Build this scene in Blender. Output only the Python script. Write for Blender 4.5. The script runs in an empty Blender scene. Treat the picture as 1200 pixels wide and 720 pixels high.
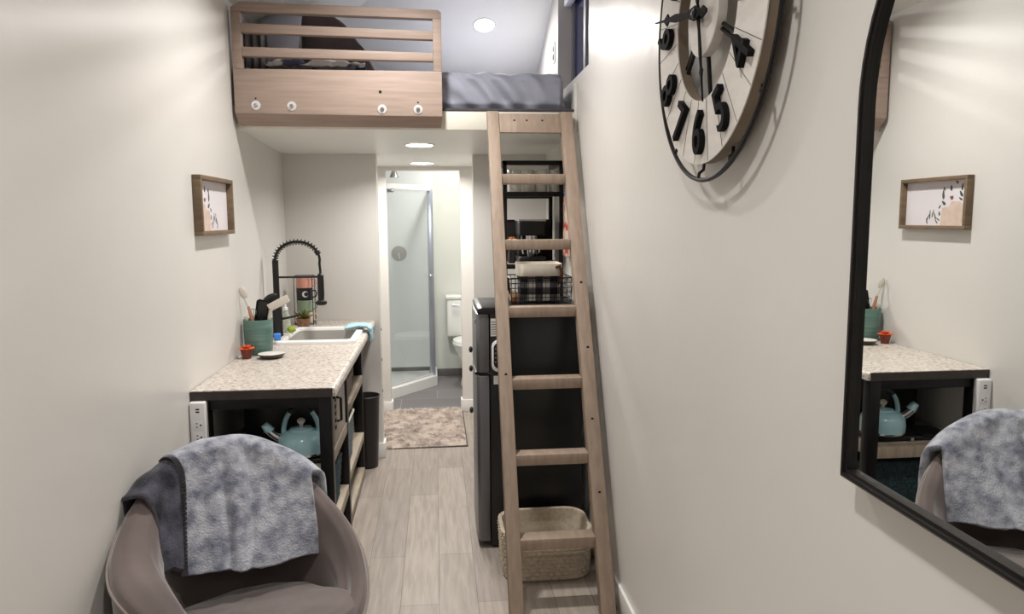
import bpy, bmesh, math, random
from mathutils import Vector, Matrix, noise
random.seed(7)
PI = math.pi
SC = bpy.context.scene
COL = SC.collection

# ------------------------------------------------------------------ camera
F_PX, YAW, PITCH, ROLL, EYE = 871.89, 0.10145, 0.11889, -0.005656, 1.5349
L, R, RM = -0.9226, 0.7028, 0.6802          # left wall, right wall, mirror glass

def cam_basis():
    f = Vector((math.sin(YAW)*math.cos(PITCH), math.cos(YAW)*math.cos(PITCH), -math.sin(PITCH)))
    r = Vector((math.cos(YAW), -math.sin(YAW), 0)); u = r.cross(f)
    c, s = math.cos(ROLL), math.sin(ROLL)
    return c*r + s*u, -s*r + c*u, f
cr, cu, cf = cam_basis()
cd = bpy.data.cameras.new('camera'); cam = bpy.data.objects.new('camera', cd); COL.objects.link(cam)
cd.sensor_width = 36; cd.lens = 36*F_PX/1200; cd.clip_start = 0.02
cam.matrix_world = Matrix(((cr.x, cu.x, -cf.x, 0), (cr.y, cu.y, -cf.y, 0), (cr.z, cu.z, -cf.z, EYE), (0, 0, 0, 1)))
SC.camera = cam

# ------------------------------------------------------------------ world, exposure, lamp power
SC.view_settings.view_transform = 'Standard'; SC.view_settings.look = 'None'
SC.view_settings.gamma = 1; SC.view_settings.use_curve_mapping = False
SC.view_settings.exposure = 0.13
w = bpy.data.worlds.new('dusk'); SC.world = w; w.use_nodes = True
w.node_tree.nodes['Background'].inputs[0].default_value = (0.10, 0.12, 0.20, 1)
w.node_tree.nodes['Background'].inputs[1].default_value = 0.12
POWER_ROOM, POWER_NEAR, POWER_LOFT, POWER_SOFFIT, POWER_HALL, POWER_BATH = 20, 13, 8, 9, 15, 11.5

# ------------------------------------------------------------------ materials
def srgb(r, g, b):
    f = lambda c: c/12.92 if c <= 0.04045 else ((c+0.055)/1.055)**2.4
    return (f(r/255), f(g/255), f(b/255), 1)

def mat(name, col, rough=0.5, metal=0.0, var=0.0, scale=6.0, stretch=(1, 1, 1), bump=0.0, bscale=40.0,
        sheen=0.0, spec=0.5, col2=None, detail=4, ramp=(0.35, 0.65), emit=None, trans=0.0, ior=1.45, coat=0.0):
    m = bpy.data.materials.new(name); m.use_nodes = True
    nt = m.node_tree; b = nt.nodes['Principled BSDF']; N = nt.nodes.new; K = nt.links.new
    b.inputs['Base Color'].default_value = col
    b.inputs['Roughness'].default_value = rough; b.inputs['Metallic'].default_value = metal
    b.inputs['Specular IOR Level'].default_value = spec
    b.inputs['Transmission Weight'].default_value = trans; b.inputs['IOR'].default_value = ior
    b.inputs['Coat Weight'].default_value = coat
    if sheen:
        b.inputs['Sheen Weight'].default_value = sheen; b.inputs['Sheen Roughness'].default_value = 0.4
    tc = N('ShaderNodeTexCoord'); mp = N('ShaderNodeMapping'); mp.inputs['Scale'].default_value = stretch
    K(tc.outputs['Object'], mp.inputs['Vector'])
    nz = N('ShaderNodeTexNoise'); nz.inputs['Scale'].default_value = scale; nz.inputs['Detail'].default_value = detail
    K(mp.outputs[0], nz.inputs['Vector'])
    rp = N('ShaderNodeValToRGB')
    c2 = col2 or tuple(c*(1-var) for c in col[:3])+(1,)
    rp.color_ramp.elements[0].position = ramp[0]; rp.color_ramp.elements[1].position = ramp[1]
    rp.color_ramp.elements[0].color = c2; rp.color_ramp.elements[1].color = col
    K(nz.outputs['Fac'], rp.inputs[0]); K(rp.outputs[0], b.inputs['Base Color'])
    if bump:
        n2 = N('ShaderNodeTexNoise'); n2.inputs['Scale'].default_value = bscale; n2.inputs['Detail'].default_value = 3
        K(mp.outputs[0], n2.inputs['Vector'])
        bp = N('ShaderNodeBump'); bp.inputs['Strength'].default_value = bump; bp.inputs['Distance'].default_value = 0.01
        K(n2.outputs['Fac'], bp.inputs['Height']); K(bp.outputs[0], b.inputs['Normal'])
    if emit:
        b.inputs['Emission Color'].default_value = emit[0]; b.inputs['Emission Strength'].default_value = emit[1]
    return m

M = {}
M['wall'] = mat('wall_paint', srgb(222, 219, 214), 0.36, var=0.035, scale=1.5, bump=0.16, bscale=9, spec=0.5)
M['ceil'] = mat('ceiling_paint', srgb(240, 240, 235), 0.4, var=0.03, scale=2, bump=0.16, bscale=10)
M['trim'] = mat('trim_white', srgb(236, 235, 232), 0.35, var=0.02)
M['fascia'] = mat('fascia_paint', srgb(232, 228, 216), 0.5, var=0.04, scale=8)
M['carpet'] = mat('dark_underlay', srgb(84, 82, 88), 0.95, var=0.3, scale=120)
M['pine'] = mat('pine_rail', srgb(166, 146, 134), 0.6, var=0.16, scale=5, stretch=(1, 6, 16), bump=0.05, bscale=60)
M['ladderwood'] = mat('ladder_wood', srgb(156, 137, 121), 0.6, var=0.2, scale=6, stretch=(9, 2, 2), bump=0.05, bscale=60)
M['steel'] = mat('brushed_steel', srgb(190, 190, 190), 0.3, 1.0, var=0.1, scale=20)
M['valvemetal'] = mat('satin_nickel', srgb(150, 146, 140), 0.42, 0.7, var=0.1)
M['washer'] = mat('zinc_washer', srgb(232, 232, 232), 0.35, 0.5, var=0.05)
M['chrome'] = mat('chrome', srgb(205, 207, 210), 0.18, 1.0, var=0.05)
M['black'] = mat('matte_black', srgb(26, 25, 26), 0.45, 0.0, var=0.2, scale=15)
M['blackmetal'] = mat('black_metal', srgb(30, 29, 30), 0.4, 0.4, var=0.2, scale=20)
M['fridgeblack'] = mat('fridge_black', srgb(24, 24, 25), 0.33, var=0.1, scale=3, bump=0.02, bscale=300)
M['fridgedoor'] = mat('fridge_door_grey', srgb(118, 118, 122), 0.34, 0.55, var=0.12, scale=4, stretch=(6, 6, .6))
M['iron'] = mat('cast_iron_black', srgb(22, 21, 22), 0.75, var=0.2, scale=15, spec=0.15)
M['hole'] = mat('dark_hole', srgb(30, 26, 24), 0.9, var=0.2)
M['sheet'] = mat('grey_blue_sheet', srgb(170, 173, 188), 0.85, var=0.08, scale=8, sheen=0.2)
M['pillow'] = mat('grey_pillow', srgb(186, 188, 202), 0.85, var=0.07, scale=6, sheen=0.2)
M['whitepillow'] = mat('white_pillow', srgb(222, 220, 214), 0.85, var=0.04)
M['brown'] = mat('dark_brown_pillow', srgb(92, 80, 82), 0.8, var=0.25, scale=9, sheen=0.4)
M['curtain'] = mat('grey_curtain', srgb(140, 138, 142), 0.85, var=0.15, scale=8)
M['throwpat'] = mat('white_navy_throw', srgb(214, 210, 208), 0.9, col2=srgb(70, 74, 98), scale=11, detail=1, ramp=(.46, .5))
M['graniteblack'] = mat('counter_edge_dark', srgb(62, 55, 52), 0.5, var=0.2, scale=30)
M['toasterface'] = mat('silver_panel', srgb(178, 170, 160), 0.4, 0.5, var=0.2, scale=60)
M['sinkwhite'] = mat('sink_white', srgb(238, 237, 234), 0.2, var=0.02)
M['sinkin'] = mat('sink_basin', srgb(190, 187, 182), 0.3, 0.3, var=0.06, scale=4)
M['teal'] = mat('kettle_teal', srgb(156, 194, 202), 0.2, var=0.04, coat=0.4)
M['crock'] = mat('crock_teal', srgb(104, 133, 124), 0.4, col2=srgb(78, 106, 98), scale=7, stretch=(1, 1, 9), ramp=(.35, .7), bump=0.08, bscale=18)
M['woodspoon'] = mat('utensil_wood', srgb(205, 180, 150), 0.6, var=0.12, scale=20)
M['woodhandle'] = mat('utensil_handle', srgb(178, 128, 100), 0.55, var=0.1, scale=20)
M['greyutensil'] = mat('utensil_grey', srgb(206, 198, 188), 0.5, var=0.05)
M['terracotta'] = mat('pot_red', srgb(120, 58, 44), 0.6, var=0.12)
M['orange'] = mat('petal_orange', srgb(224, 92, 42), 0.6, var=0.15, scale=30)
M['leaf'] = mat('succulent_green', srgb(112, 118, 62), 0.55, var=0.4, scale=30)
M['wickerpot'] = mat('wicker_pot', srgb(150, 112, 82), 0.7, var=0.4, scale=60)
M['dish'] = mat('dish_white', srgb(224, 220, 214), 0.3, var=0.03)
M['dishdark'] = mat('dish_dark', srgb(72, 66, 62), 0.4, var=0.1)
M['mugpink'] = mat('mug_pink', srgb(216, 156, 138), 0.35, var=0.06)
M['mugnavy'] = mat('mug_black', srgb(38, 36, 42), 0.3, var=0.1)
M['muggreen'] = mat('mug_green', srgb(138, 156, 132), 0.35, var=0.06)
M['mugcream'] = mat('mug_cream', srgb(212, 196, 178), 0.35, var=0.06)
M['moon'] = mat('moon_white', srgb(238, 234, 226), 0.5, var=0.02)
M['towel'] = mat('towel_blue', srgb(164, 198, 208), 0.9, var=0.1, scale=40, bump=0.3, bscale=200)
M['sponge'] = mat('sponge_blue', srgb(74, 138, 226), 0.9, var=0.15, scale=80)
M['scrub'] = mat('scrubber_green', srgb(160, 178, 60), 0.9, var=0.2, scale=80)
M['plastic'] = mat('plastic_white', srgb(236, 234, 236), 0.35, var=0.01)
M['shelfwood'] = mat('shelf_wood', srgb(172, 158, 140), 0.6, var=0.25, scale=6, stretch=(8, 1, 1))
M['tealweave'] = mat('knit_teal', srgb(60, 82, 88), 0.9, var=0.5, scale=70)
M['greyweave'] = mat('knit_greyblue', srgb(116, 132, 140), 0.9, var=0.4, scale=70)
M['boxbrown'] = mat('box_brown', srgb(132, 106, 92), 0.6, var=0.2, scale=10)
M['bin'] = mat('bin_black', srgb(38, 34, 36), 0.35, var=0.1)
M['glass'] = mat('drinking_glass', srgb(240, 245, 245), 0.03, trans=1.0, ior=1.45)
M['plaid'] = None
M['cream'] = mat('cream_canvas', srgb(226, 218, 204), 0.9, var=0.08, scale=30)
M['leather'] = mat('brown_leather', srgb(120, 72, 46), 0.5, var=0.2, scale=30)
M['packet'] = mat('orange_packet', srgb(232, 150, 84), 0.5, col2=srgb(236, 214, 190), scale=22, detail=1, ramp=(.45, .5))
M['snack'] = mat('snack_packet', srgb(226, 208, 190), 0.4, col2=srgb(206, 74, 62), scale=16, detail=1, ramp=(.42, .46))
M['basket'] = mat('woven_basket', srgb(204, 190, 170), 0.9, var=0.22, scale=60)
M['velvet'] = mat('taupe_velvet', srgb(108, 95, 92), 0.8, var=0.36, scale=6, sheen=0.6, detail=6, ramp=(.3, .7))
M['piping'] = mat('velvet_piping', srgb(138, 126, 118), 0.8, var=0.1, sheen=0.4)
M['fleece'] = mat('fleece_light', srgb(186, 188, 196), 0.95, col2=srgb(100, 104, 120), scale=21, detail=14, ramp=(.33, .68), sheen=0.35, bump=0.5, bscale=160)
M['fleecedark'] = mat('fleece_dark', srgb(84, 84, 96), 0.95, col2=srgb(34, 34, 42), scale=15, detail=7, ramp=(.36, .66), sheen=0.15, bump=0.4, bscale=160)
M['stitch'] = mat('stitch_dark', srgb(70, 66, 72), 0.9, var=0.3, scale=90)
M['porcelain'] = mat('porcelain', srgb(238, 238, 234), 0.15, var=0.01)
M['showerwall'] = mat('shower_wall', srgb(226, 230, 230), 0.25, var=0.02)
M['silverpost'] = mat('satin_aluminium', srgb(176, 182, 196), 0.3, 0.8, var=0.08)
M['tilebase'] = mat('tile_base', srgb(112, 108, 108), 0.5, var=0.2, scale=9)
M['bathwall'] = mat('bath_wall', srgb(222, 224, 216), 0.45, var=0.03, scale=2)
M['clockface'] = mat('clock_whitewash', srgb(228, 222, 216), 0.6, var=0.09, scale=7, stretch=(1, 2, 8), bump=0.06, bscale=40)
M['clockedge'] = mat('clock_edge_wood', srgb(138, 122, 106), 0.7, var=0.2, scale=12)
M['framewood'] = mat('picture_frame_wood', srgb(128, 108, 86), 0.65, var=0.25, scale=14, stretch=(1, 1, 4), bump=0.1, bscale=60)
M['paper'] = mat('print_paper', srgb(232, 226, 230), 0.6, var=0.05, scale=9)
M['printpink'] = mat('print_pink', srgb(222, 200, 186), 0.6, var=0.14, scale=30)
M['printgreen'] = mat('print_leaf', srgb(84, 88, 84), 0.6, var=0.3, scale=60)
M['printblue'] = mat('print_blue', srgb(74, 80, 116), 0.6, var=0.2, scale=60)
M['printbrown'] = mat('print_brown', srgb(140, 96, 84), 0.6, var=0.2, scale=60)
M['mirrorframe'] = mat('mirror_frame_black', srgb(28, 25, 25), 0.4, 0.2, var=0.15, scale=10)
M['mirror'] = mat('mirror_glass', (0.86, 0.87, 0.86, 1), 0.0, 1.0)
M['bulb'] = mat('lamp_diffuser', (1, 1, 1, 1), 0.5, emit=((1.0, 0.97, 0.92, 1), 14.0))
M['nightglass'] = mat('dusk_window_glass', srgb(40, 46, 84), 0.08, var=0.05)
M['winframe'] = mat('window_frame_grey', srgb(150, 150, 160), 0.5, var=0.05)
M['blind'] = mat('blind_white', srgb(222, 222, 230), 0.6, var=0.03)
M['sticker'] = mat('paper_sticker', srgb(218, 216, 212), 0.6, var=0.05, scale=60)
M['soap'] = mat('soap_bottle', srgb(214, 222, 206), 0.1, trans=0.7)
M['rattan'] = mat('microwave_dark', srgb(20, 20, 21), 0.3, var=0.1)

def glass_sheet():
    m = bpy.data.materials.new('shower_glass'); m.use_nodes = True; nt = m.node_tree
    nt.nodes.remove(nt.nodes['Principled BSDF'])
    o = nt.nodes['Material Output']; t = nt.nodes.new('ShaderNodeBsdfTransparent'); g = nt.nodes.new('ShaderNodeBsdfGlossy')
    d = nt.nodes.new('ShaderNodeBsdfDiffuse'); m1 = nt.nodes.new('ShaderNodeMixShader'); m2 = nt.nodes.new('ShaderNodeMixShader')
    t.inputs[0].default_value = (0.97, 0.985, 0.985, 1); g.inputs[1].default_value = 0.04; d.inputs[0].default_value = (0.86, 0.9, 0.9, 1)
    m1.inputs[0].default_value = 0.09; m2.inputs[0].default_value = 0.06
    nt.links.new(t.outputs[0], m1.inputs[1]); nt.links.new(g.outputs[0], m1.inputs[2])
    nt.links.new(m1.outputs[0], m2.inputs[1]); nt.links.new(d.outputs[0], m2.inputs[2]); nt.links.new(m2.outputs[0], o.inputs[0])
    return m
M['showerglass'] = glass_sheet()

def clear_glass():
    m = bpy.data.materials.new('clear_tumbler_glass'); m.use_nodes = True; nt = m.node_tree
    nt.nodes.remove(nt.nodes['Principled BSDF'])
    o = nt.nodes['Material Output']; t = nt.nodes.new('ShaderNodeBsdfTransparent'); g = nt.nodes.new('ShaderNodeBsdfGlossy')
    lw = nt.nodes.new('ShaderNodeLayerWeight'); lw.inputs[0].default_value = 0.45
    t.inputs[0].default_value = (0.95, 0.95, 0.93, 1); g.inputs[1].default_value = 0.12
    mx = nt.nodes.new('ShaderNodeMixShader')
    nt.links.new(lw.outputs['Facing'], mx.inputs[0]); nt.links.new(t.outputs[0], mx.inputs[1]); nt.links.new(g.outputs[0], mx.inputs[2])
    df = nt.nodes.new('ShaderNodeBsdfDiffuse'); df.inputs[0].default_value = (0.95, 0.95, 0.92, 1); m2 = nt.nodes.new('ShaderNodeMixShader'); m2.inputs[0].default_value = 0.34
    nt.links.new(mx.outputs[0], m2.inputs[1]); nt.links.new(df.outputs[0], m2.inputs[2])
    nt.links.new(m2.outputs[0], o.inputs[0]); return m
M['glass'] = clear_glass()

def floor_mat():
    m = mat('oak_plank_floor', srgb(178, 166, 152), 0.42); nt = m.node_tree; b = nt.nodes['Principled BSDF']
    tc = nt.nodes.new('ShaderNodeTexCoord'); mp = nt.nodes.new('ShaderNodeMapping'); mp.inputs['Rotation'].default_value = (0, 0, PI/2)
    br = nt.nodes.new('ShaderNodeTexBrick'); br.inputs['Scale'].default_value = 1.0; br.offset = 0.37
    br.inputs['Brick Width'].default_value = 1.2; br.inputs['Row Height'].default_value = 0.155; br.inputs['Mortar Size'].default_value = 0.0016
    br.inputs['Color1'].default_value = srgb(172, 162, 152); br.inputs['Color2'].default_value = srgb(156, 146, 138); br.inputs['Mortar'].default_value = srgb(124, 115, 108)
    nt.links.new(tc.outputs['Object'], mp.inputs[0]); nt.links.new(mp.outputs[0], br.inputs[0])
    mp2 = nt.nodes.new('ShaderNodeMapping'); mp2.inputs['Scale'].default_value = (22, 1.8, 1)
    nz = nt.nodes.new('ShaderNodeTexNoise'); nz.inputs['Scale'].default_value = 2.2; nz.inputs['Detail'].default_value = 7; nz.inputs['Distortion'].default_value = 0.6
    nt.links.new(tc.outputs['Object'], mp2.inputs[0]); nt.links.new(mp2.outputs[0], nz.inputs['Vector'])
    rp = nt.nodes.new('ShaderNodeValToRGB'); rp.color_ramp.elements[0].position = 0.3; rp.color_ramp.elements[1].position = 0.7
    rp.color_ramp.elements[0].color = (0.72, 0.70, 0.68, 1); rp.color_ramp.elements[1].color = (1.06, 1.05, 1.04, 1)
    mx = nt.nodes.new('ShaderNodeMix'); mx.data_type = 'RGBA'; mx.blend_type = 'MULTIPLY'; mx.inputs[0].default_value = 0.9
    nt.links.new(nz.outputs['Fac'], rp.inputs[0]); nt.links.new(br.outputs[0], mx.inputs[6]); nt.links.new(rp.outputs[0], mx.inputs[7])
    nt.links.new(mx.outputs[2], b.inputs['Base Color']); return m
M['floor'] = floor_mat()

def tile_mat():
    m = mat('grey_floor_tile', srgb(120, 116, 118), 0.4); nt = m.node_tree; b = nt.nodes['Principled BSDF']
    tc = nt.nodes.new('ShaderNodeTexCoord'); br = nt.nodes.new('ShaderNodeTexBrick')
    br.inputs['Scale'].default_value = 1; br.inputs['Brick Width'].default_value = 0.6; br.inputs['Row Height'].default_value = 0.3; br.inputs['Mortar Size'].default_value = 0.003
    br.inputs['Color1'].default_value = srgb(128, 123, 124); br.inputs['Color2'].default_value = srgb(114, 110, 112); br.inputs['Mortar'].default_value = srgb(160, 156, 154)
    nt.links.new(tc.outputs['Object'], br.inputs[0]); nt.links.new(br.outputs[0], b.inputs['Base Color']); return m
M['tile'] = tile_mat()

def granite():
    m = mat('speckled_laminate', srgb(214, 204, 192), 0.35); nt = m.node_tree; b = nt.nodes['Principled BSDF']
    tc = nt.nodes.new('ShaderNodeTexCoord')
    n1 = nt.nodes.new('ShaderNodeTexNoise'); n1.inputs['Scale'].default_value = 62; n1.inputs['Detail'].default_value = 6; n1.inputs['Roughness'].default_value = 0.7
    n2 = nt.nodes.new('ShaderNodeTexNoise'); n2.inputs['Scale'].default_value = 9; n2.inputs['Detail'].default_value = 3
    r1 = nt.nodes.new('ShaderNodeValToRGB'); e = r1.color_ramp.elements
    e[0].position = 0.36; e[0].color = srgb(104, 92, 88); e[1].position = 0.48; e[1].color = srgb(194, 186, 177)
    x = e.new(0.40); x.color = srgb(166, 154, 146); x = e.new(0.62); x.color = srgb(218, 212, 204)
    r2 = nt.nodes.new('ShaderNodeValToRGB'); r2.color_ramp.elements[0].color = (0.86, 0.84, 0.82, 1); r2.color_ramp.elements[1].color = (1.04, 1.03, 1.02, 1)
    mx = nt.nodes.new('ShaderNodeMix'); mx.data_type = 'RGBA'; mx.blend_type = 'MULTIPLY'; mx.inputs[0].default_value = 1
    for n in (n1, n2): nt.links.new(tc.outputs['Object'], n.inputs['Vector'])
    nt.links.new(n1.outputs['Fac'], r1.inputs[0]); nt.links.new(n2.outputs['Fac'], r2.inputs[0])
    nt.links.new(r1.outputs[0], mx.inputs[6]); nt.links.new(r2.outputs[0], mx.inputs[7]); nt.links.new(mx.outputs[2], b.inputs['Base Color']); return m
M['granite'] = granite()

def plaid():
    m = mat('buffalo_check', srgb(230, 226, 220), 0.9); nt = m.node_tree; b = nt.nodes['Principled BSDF']
    tc = nt.nodes.new('ShaderNodeTexCoord'); sp = nt.nodes.new('ShaderNodeSeparateXYZ'); nt.links.new(tc.outputs['Object'], sp.inputs[0])
    def stripe(sock, k):
        a = nt.nodes.new('ShaderNodeMath'); a.operation = 'MULTIPLY'; a.inputs[1].default_value = k
        f = nt.nodes.new('ShaderNodeMath'); f.operation = 'FRACT'; g = nt.nodes.new('ShaderNodeMath'); g.operation = 'GREATER_THAN'; g.inputs[1].default_value = 0.5
        nt.links.new(sock, a.inputs[0]); nt.links.new(a.outputs[0], f.inputs[0]); nt.links.new(f.outputs[0], g.inputs[0]); return g.outputs[0]
    s1 = stripe(sp.outputs[0], 14.0); s2 = stripe(sp.outputs[2], 17.0)
    ad = nt.nodes.new('ShaderNodeMath'); ad.operation = 'ADD'; nt.links.new(s1, ad.inputs[0]); nt.links.new(s2, ad.inputs[1])
    hf = nt.nodes.new('ShaderNodeMath'); hf.operation = 'MULTIPLY'; hf.inputs[1].default_value = 0.5; nt.links.new(ad.outputs[0], hf.inputs[0])
    rp = nt.nodes.new('ShaderNodeValToRGB'); rp.color_ramp.elements[0].color = srgb(232, 228, 222); rp.color_ramp.elements[1].color = srgb(24, 24, 28)
    x = rp.color_ramp.elements.new(0.5); x.color = srgb(104, 104, 110)
    nt.links.new(hf.outputs[0], rp.inputs[0]); nt.links.new(rp.outputs[0], b.inputs['Base Color']); return m
M['plaid'] = plaid()

# ------------------------------------------------------------------ mesh helpers (world coordinates)
def smoothstep(a, b, x):
    t = max(0, min(1, (x-a)/(b-a))); return t*t*(3-2*t)
def lerp(a, b, t): return a+(b-a)*t
def nz3(x, y, z): return noise.noise(Vector((x, y, z)))

class MB:
    def __init__(s): s.bm = bmesh.new()
    def box(s, x0, x1, y0, y1, z0, z1, bev=0.0, seg=2, rot=None):
        vs = [s.bm.verts.new(p) for p in ((x0,y0,z0),(x1,y0,z0),(x1,y1,z0),(x0,y1,z0),(x0,y0,z1),(x1,y0,z1),(x1,y1,z1),(x0,y1,z1))]
        fs = [s.bm.faces.new([vs[i] for i in q]) for q in ((0,3,2,1),(4,5,6,7),(0,1,5,4),(1,2,6,5),(2,3,7,6),(3,0,4,7))]
        if bev:
            es = list({e for f in fs for e in f.edges})
            r = bmesh.ops.bevel(s.bm, geom=es, offset=bev, segments=seg, affect='EDGES', profile=0.5)
            vs = list({v for f in r['faces'] for v in f.verts} | {v for v in vs if v.is_valid})
        if rot:
            bmesh.ops.rotate(s.bm, verts=vs, cent=rot[0], matrix=Matrix.Rotation(rot[1], 3, rot[2]))
        return s
    def prism(s, pts, axis, a, b, bev=0.0):
        """polygon pts in the other two axes (cyclic order kept) extruded along axis from a to b"""
        def P(p, v):
            return {0: (v, p[0], p[1]), 1: (p[0], v, p[1]), 2: (p[0], p[1], v)}[axis]
        v0 = [s.bm.verts.new(P(p, a)) for p in pts]; v1 = [s.bm.verts.new(P(p, b)) for p in pts]; n = len(pts)
        fs = [s.bm.faces.new(v0[::-1]), s.bm.faces.new(v1)]
        fs += [s.bm.faces.new((v0[i], v0[(i+1) % n], v1[(i+1) % n], v1[i])) for i in range(n)]
        if bev:
            bmesh.ops.bevel(s.bm, geom=list({e for f in fs for e in f.edges}), offset=bev, segments=2, affect='EDGES', profile=0.5)
        return s
    def tube(s, path, r, seg=8, closed=False):
        path = [Vector(p) for p in path]; n = len(path)
        rr = r if isinstance(r, (list, tuple)) else [r]*n
        rings = []; ref = None
        for i, p in enumerate(path):
            if closed: t = path[(i+1) % n]-path[i-1]
            else: t = path[min(i+1, n-1)]-path[max(i-1, 0)]
            t.normalize()
            if ref is None:
                ref = Vector((0, 0, 1)) if abs(t.z) < 0.9 else Vector((1, 0, 0))
            u = (ref-t*ref.dot(t)).normalized(); v = t.cross(u); ref = u
            rings.append([s.bm.verts.new(p+(u*math.cos(2*PI*k/seg)+v*math.sin(2*PI*k/seg))*rr[i]) for k in range(seg)])
        m = n if closed else n-1
        for i in range(m):
            A, B = rings[i], rings[(i+1) % n]
            for k in range(seg): s.bm.faces.new((A[k], A[(k+1) % seg], B[(k+1) % seg], B[k]))
        if not closed:
            s.bm.faces.new(rings[0][::-1]); s.bm.faces.new(rings[-1])
        return s
    def cyl(s, p0, p1, r0, r1=None, seg=24):
        return s.tube([p0, p1], [r0, r1 if r1 is not None else r0], seg)
    def lathe(s, prof, c, seg=32, sx=1, sy=1, axis=2, fn=None):
        """profile of (radius, height); open ends at r=0 are capped"""
        rings = []
        for r, h in prof:
            ring = []
            for k in range(seg):
                a = 2*PI*k/seg; q = r*(fn(a) if fn else 1)
                d = (q*math.cos(a)*sx, q*math.sin(a)*sy, h)
                if axis == 0: d = (h, d[0], d[1])
                if axis == 1: d = (d[0], h, d[1])
                ring.append(s.bm.verts.new((c[0]+d[0], c[1]+d[1], c[2]+d[2])))
            rings.append(ring)
        for A, B in zip(rings, rings[1:]):
            for k in range(seg): s.bm.faces.new((A[k], A[(k+1) % seg], B[(k+1) % seg], B[k]))
        s.bm.faces.new(rings[0][::-1]); s.bm.faces.new(rings[-1])
        return s
    def grid(s, fn, nu, nv, cu_=False):
        V = [[s.bm.verts.new(fn(i/(nu if cu_ else nu-1), j/(nv-1))) for j in range(nv)] for i in range(nu)]
        for i in range(nu if cu_ else nu-1):
            for j in range(nv-1):
                A, B = V[i], V[(i+1) % nu]
                s.bm.faces.new((A[j], B[j], B[j+1], A[j+1]))
        return s
    def ball(s, c, rx, ry=None, rz=None, seg=20, rings=12):
        ry = ry or rx; rz = rz or rx
        prof = [(max(1e-4, math.sin(PI*i/rings)), -math.cos(PI*i/rings)) for i in range(rings+1)]
        n0 = len(s.bm.verts); s.bm.verts.ensure_lookup_table()
        rr = []
        for r, h in prof:
            rr.append([s.bm.verts.new((c[0]+rx*r*math.cos(2*PI*k/seg), c[1]+ry*r*math.sin(2*PI*k/seg), c[2]+rz*h)) for k in range(seg)])
        for A, B in zip(rr, rr[1:]):
            for k in range(seg): s.bm.faces.new((A[k], A[(k+1) % seg], B[(k+1) % seg], B[k]))
        return s
    def build(s, name, m, parent=None, solid=0.0, label=None, angle=35, recalc=True):
        if recalc: bmesh.ops.recalc_face_normals(s.bm, faces=s.bm.faces[:])
        if parent is None:                                   # origin at the base of the mesh
            xs = [v.co for v in s.bm.verts]
            o = Vector(((min(v.x for v in xs)+max(v.x for v in xs))/2, (min(v.y for v in xs)+max(v.y for v in xs))/2, min(v.z for v in xs)))
        else:
            o = Vector(parent.get('org', (0, 0, 0)))
        bmesh.ops.translate(s.bm, verts=s.bm.verts[:], vec=-o)
        me = bpy.data.meshes.new(name); s.bm.to_mesh(me); s.bm.free()
        me.materials.append(m if not isinstance(m, str) else M[m])
        for p in me.polygons: p.use_smooth = True
        me.set_sharp_from_angle(angle=math.radians(angle))
        ob = bpy.data.objects.new(name, me); COL.objects.link(ob)
        if parent is None: ob.location = o
        else: ob.parent = parent
        ob['org'] = tuple(o)
        if solid:
            md = ob.modifiers.new('thickness', 'SOLIDIFY'); md.thickness = solid; md.offset = 0
        if label: ob['label'] = label
        return ob

def tag(o, label, cat, group=None):
    o['label'] = label; o['category'] = cat
    if group: o['group'] = group
    return o
def thing(name, label, cat, loc=(0, 0, 0), group=None):
    o = bpy.data.objects.new(name, None); COL.objects.link(o); o.location = loc; o['org'] = tuple(loc); o.empty_display_size = 0.1
    return tag(o, label, cat, group)
def struct(name, mb, m, parent=None, **k):
    o = mb.build(name, m, parent, **k)
    if parent is None: o['kind'] = 'structure'
    return o
def copy_tree(o, parent=None):
    c = o.copy(); COL.objects.link(c)
    if parent: c.parent = parent
    for ch in list(o.children): copy_tree(ch, c)
    return c

# ------------------------------------------------------------------ the setting
YF = 3.70            # loft front
YW = 4.736           # partition wall
ZS, ZL = 1.933, 2.065
YB0, YB1 = 5.83, 7.20
def zleft(x): return 2.53+0.46*(x-L)            # ceiling over the room rises from the left wall
def zend(y): return 2.525+0.44*(5.114-y)        # ceiling over the loft falls to the far end

struct('floor', MB().box(L-.1, R+.3, -2.6, YB0+.04, -0.06, 0), 'floor')
struct('floor_bathroom', MB().box(L-.1, R+.3, YB0+.04, YB1+.1, -0.06, 0.002), 'tile')
struct('wall_left', MB().box(L-.1, L, -2.6, YB1+.1, 0, 3.6), 'wall')
# right wall with the loft window opening
WY0, WY1, WZ0, WZ1 = 3.42, 4.27, 2.225, 2.95
mb = MB(); mb.box(R, R+.14, -2.6, WY0, 0, 3.7); mb.box(R, R+.14, WY1, YB1+.1, 0, 3.7)
mb.box(R, R+.14, WY0, WY1, 0, WZ0); mb.box(R, R+.14, WY0, WY1, WZ1, 3.7)
struct('wall_right', mb, 'wall')
struct('wall_back', MB().box(L-.1, R+.14, -2.7, -2.6, 0, 3.7), 'wall')
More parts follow.
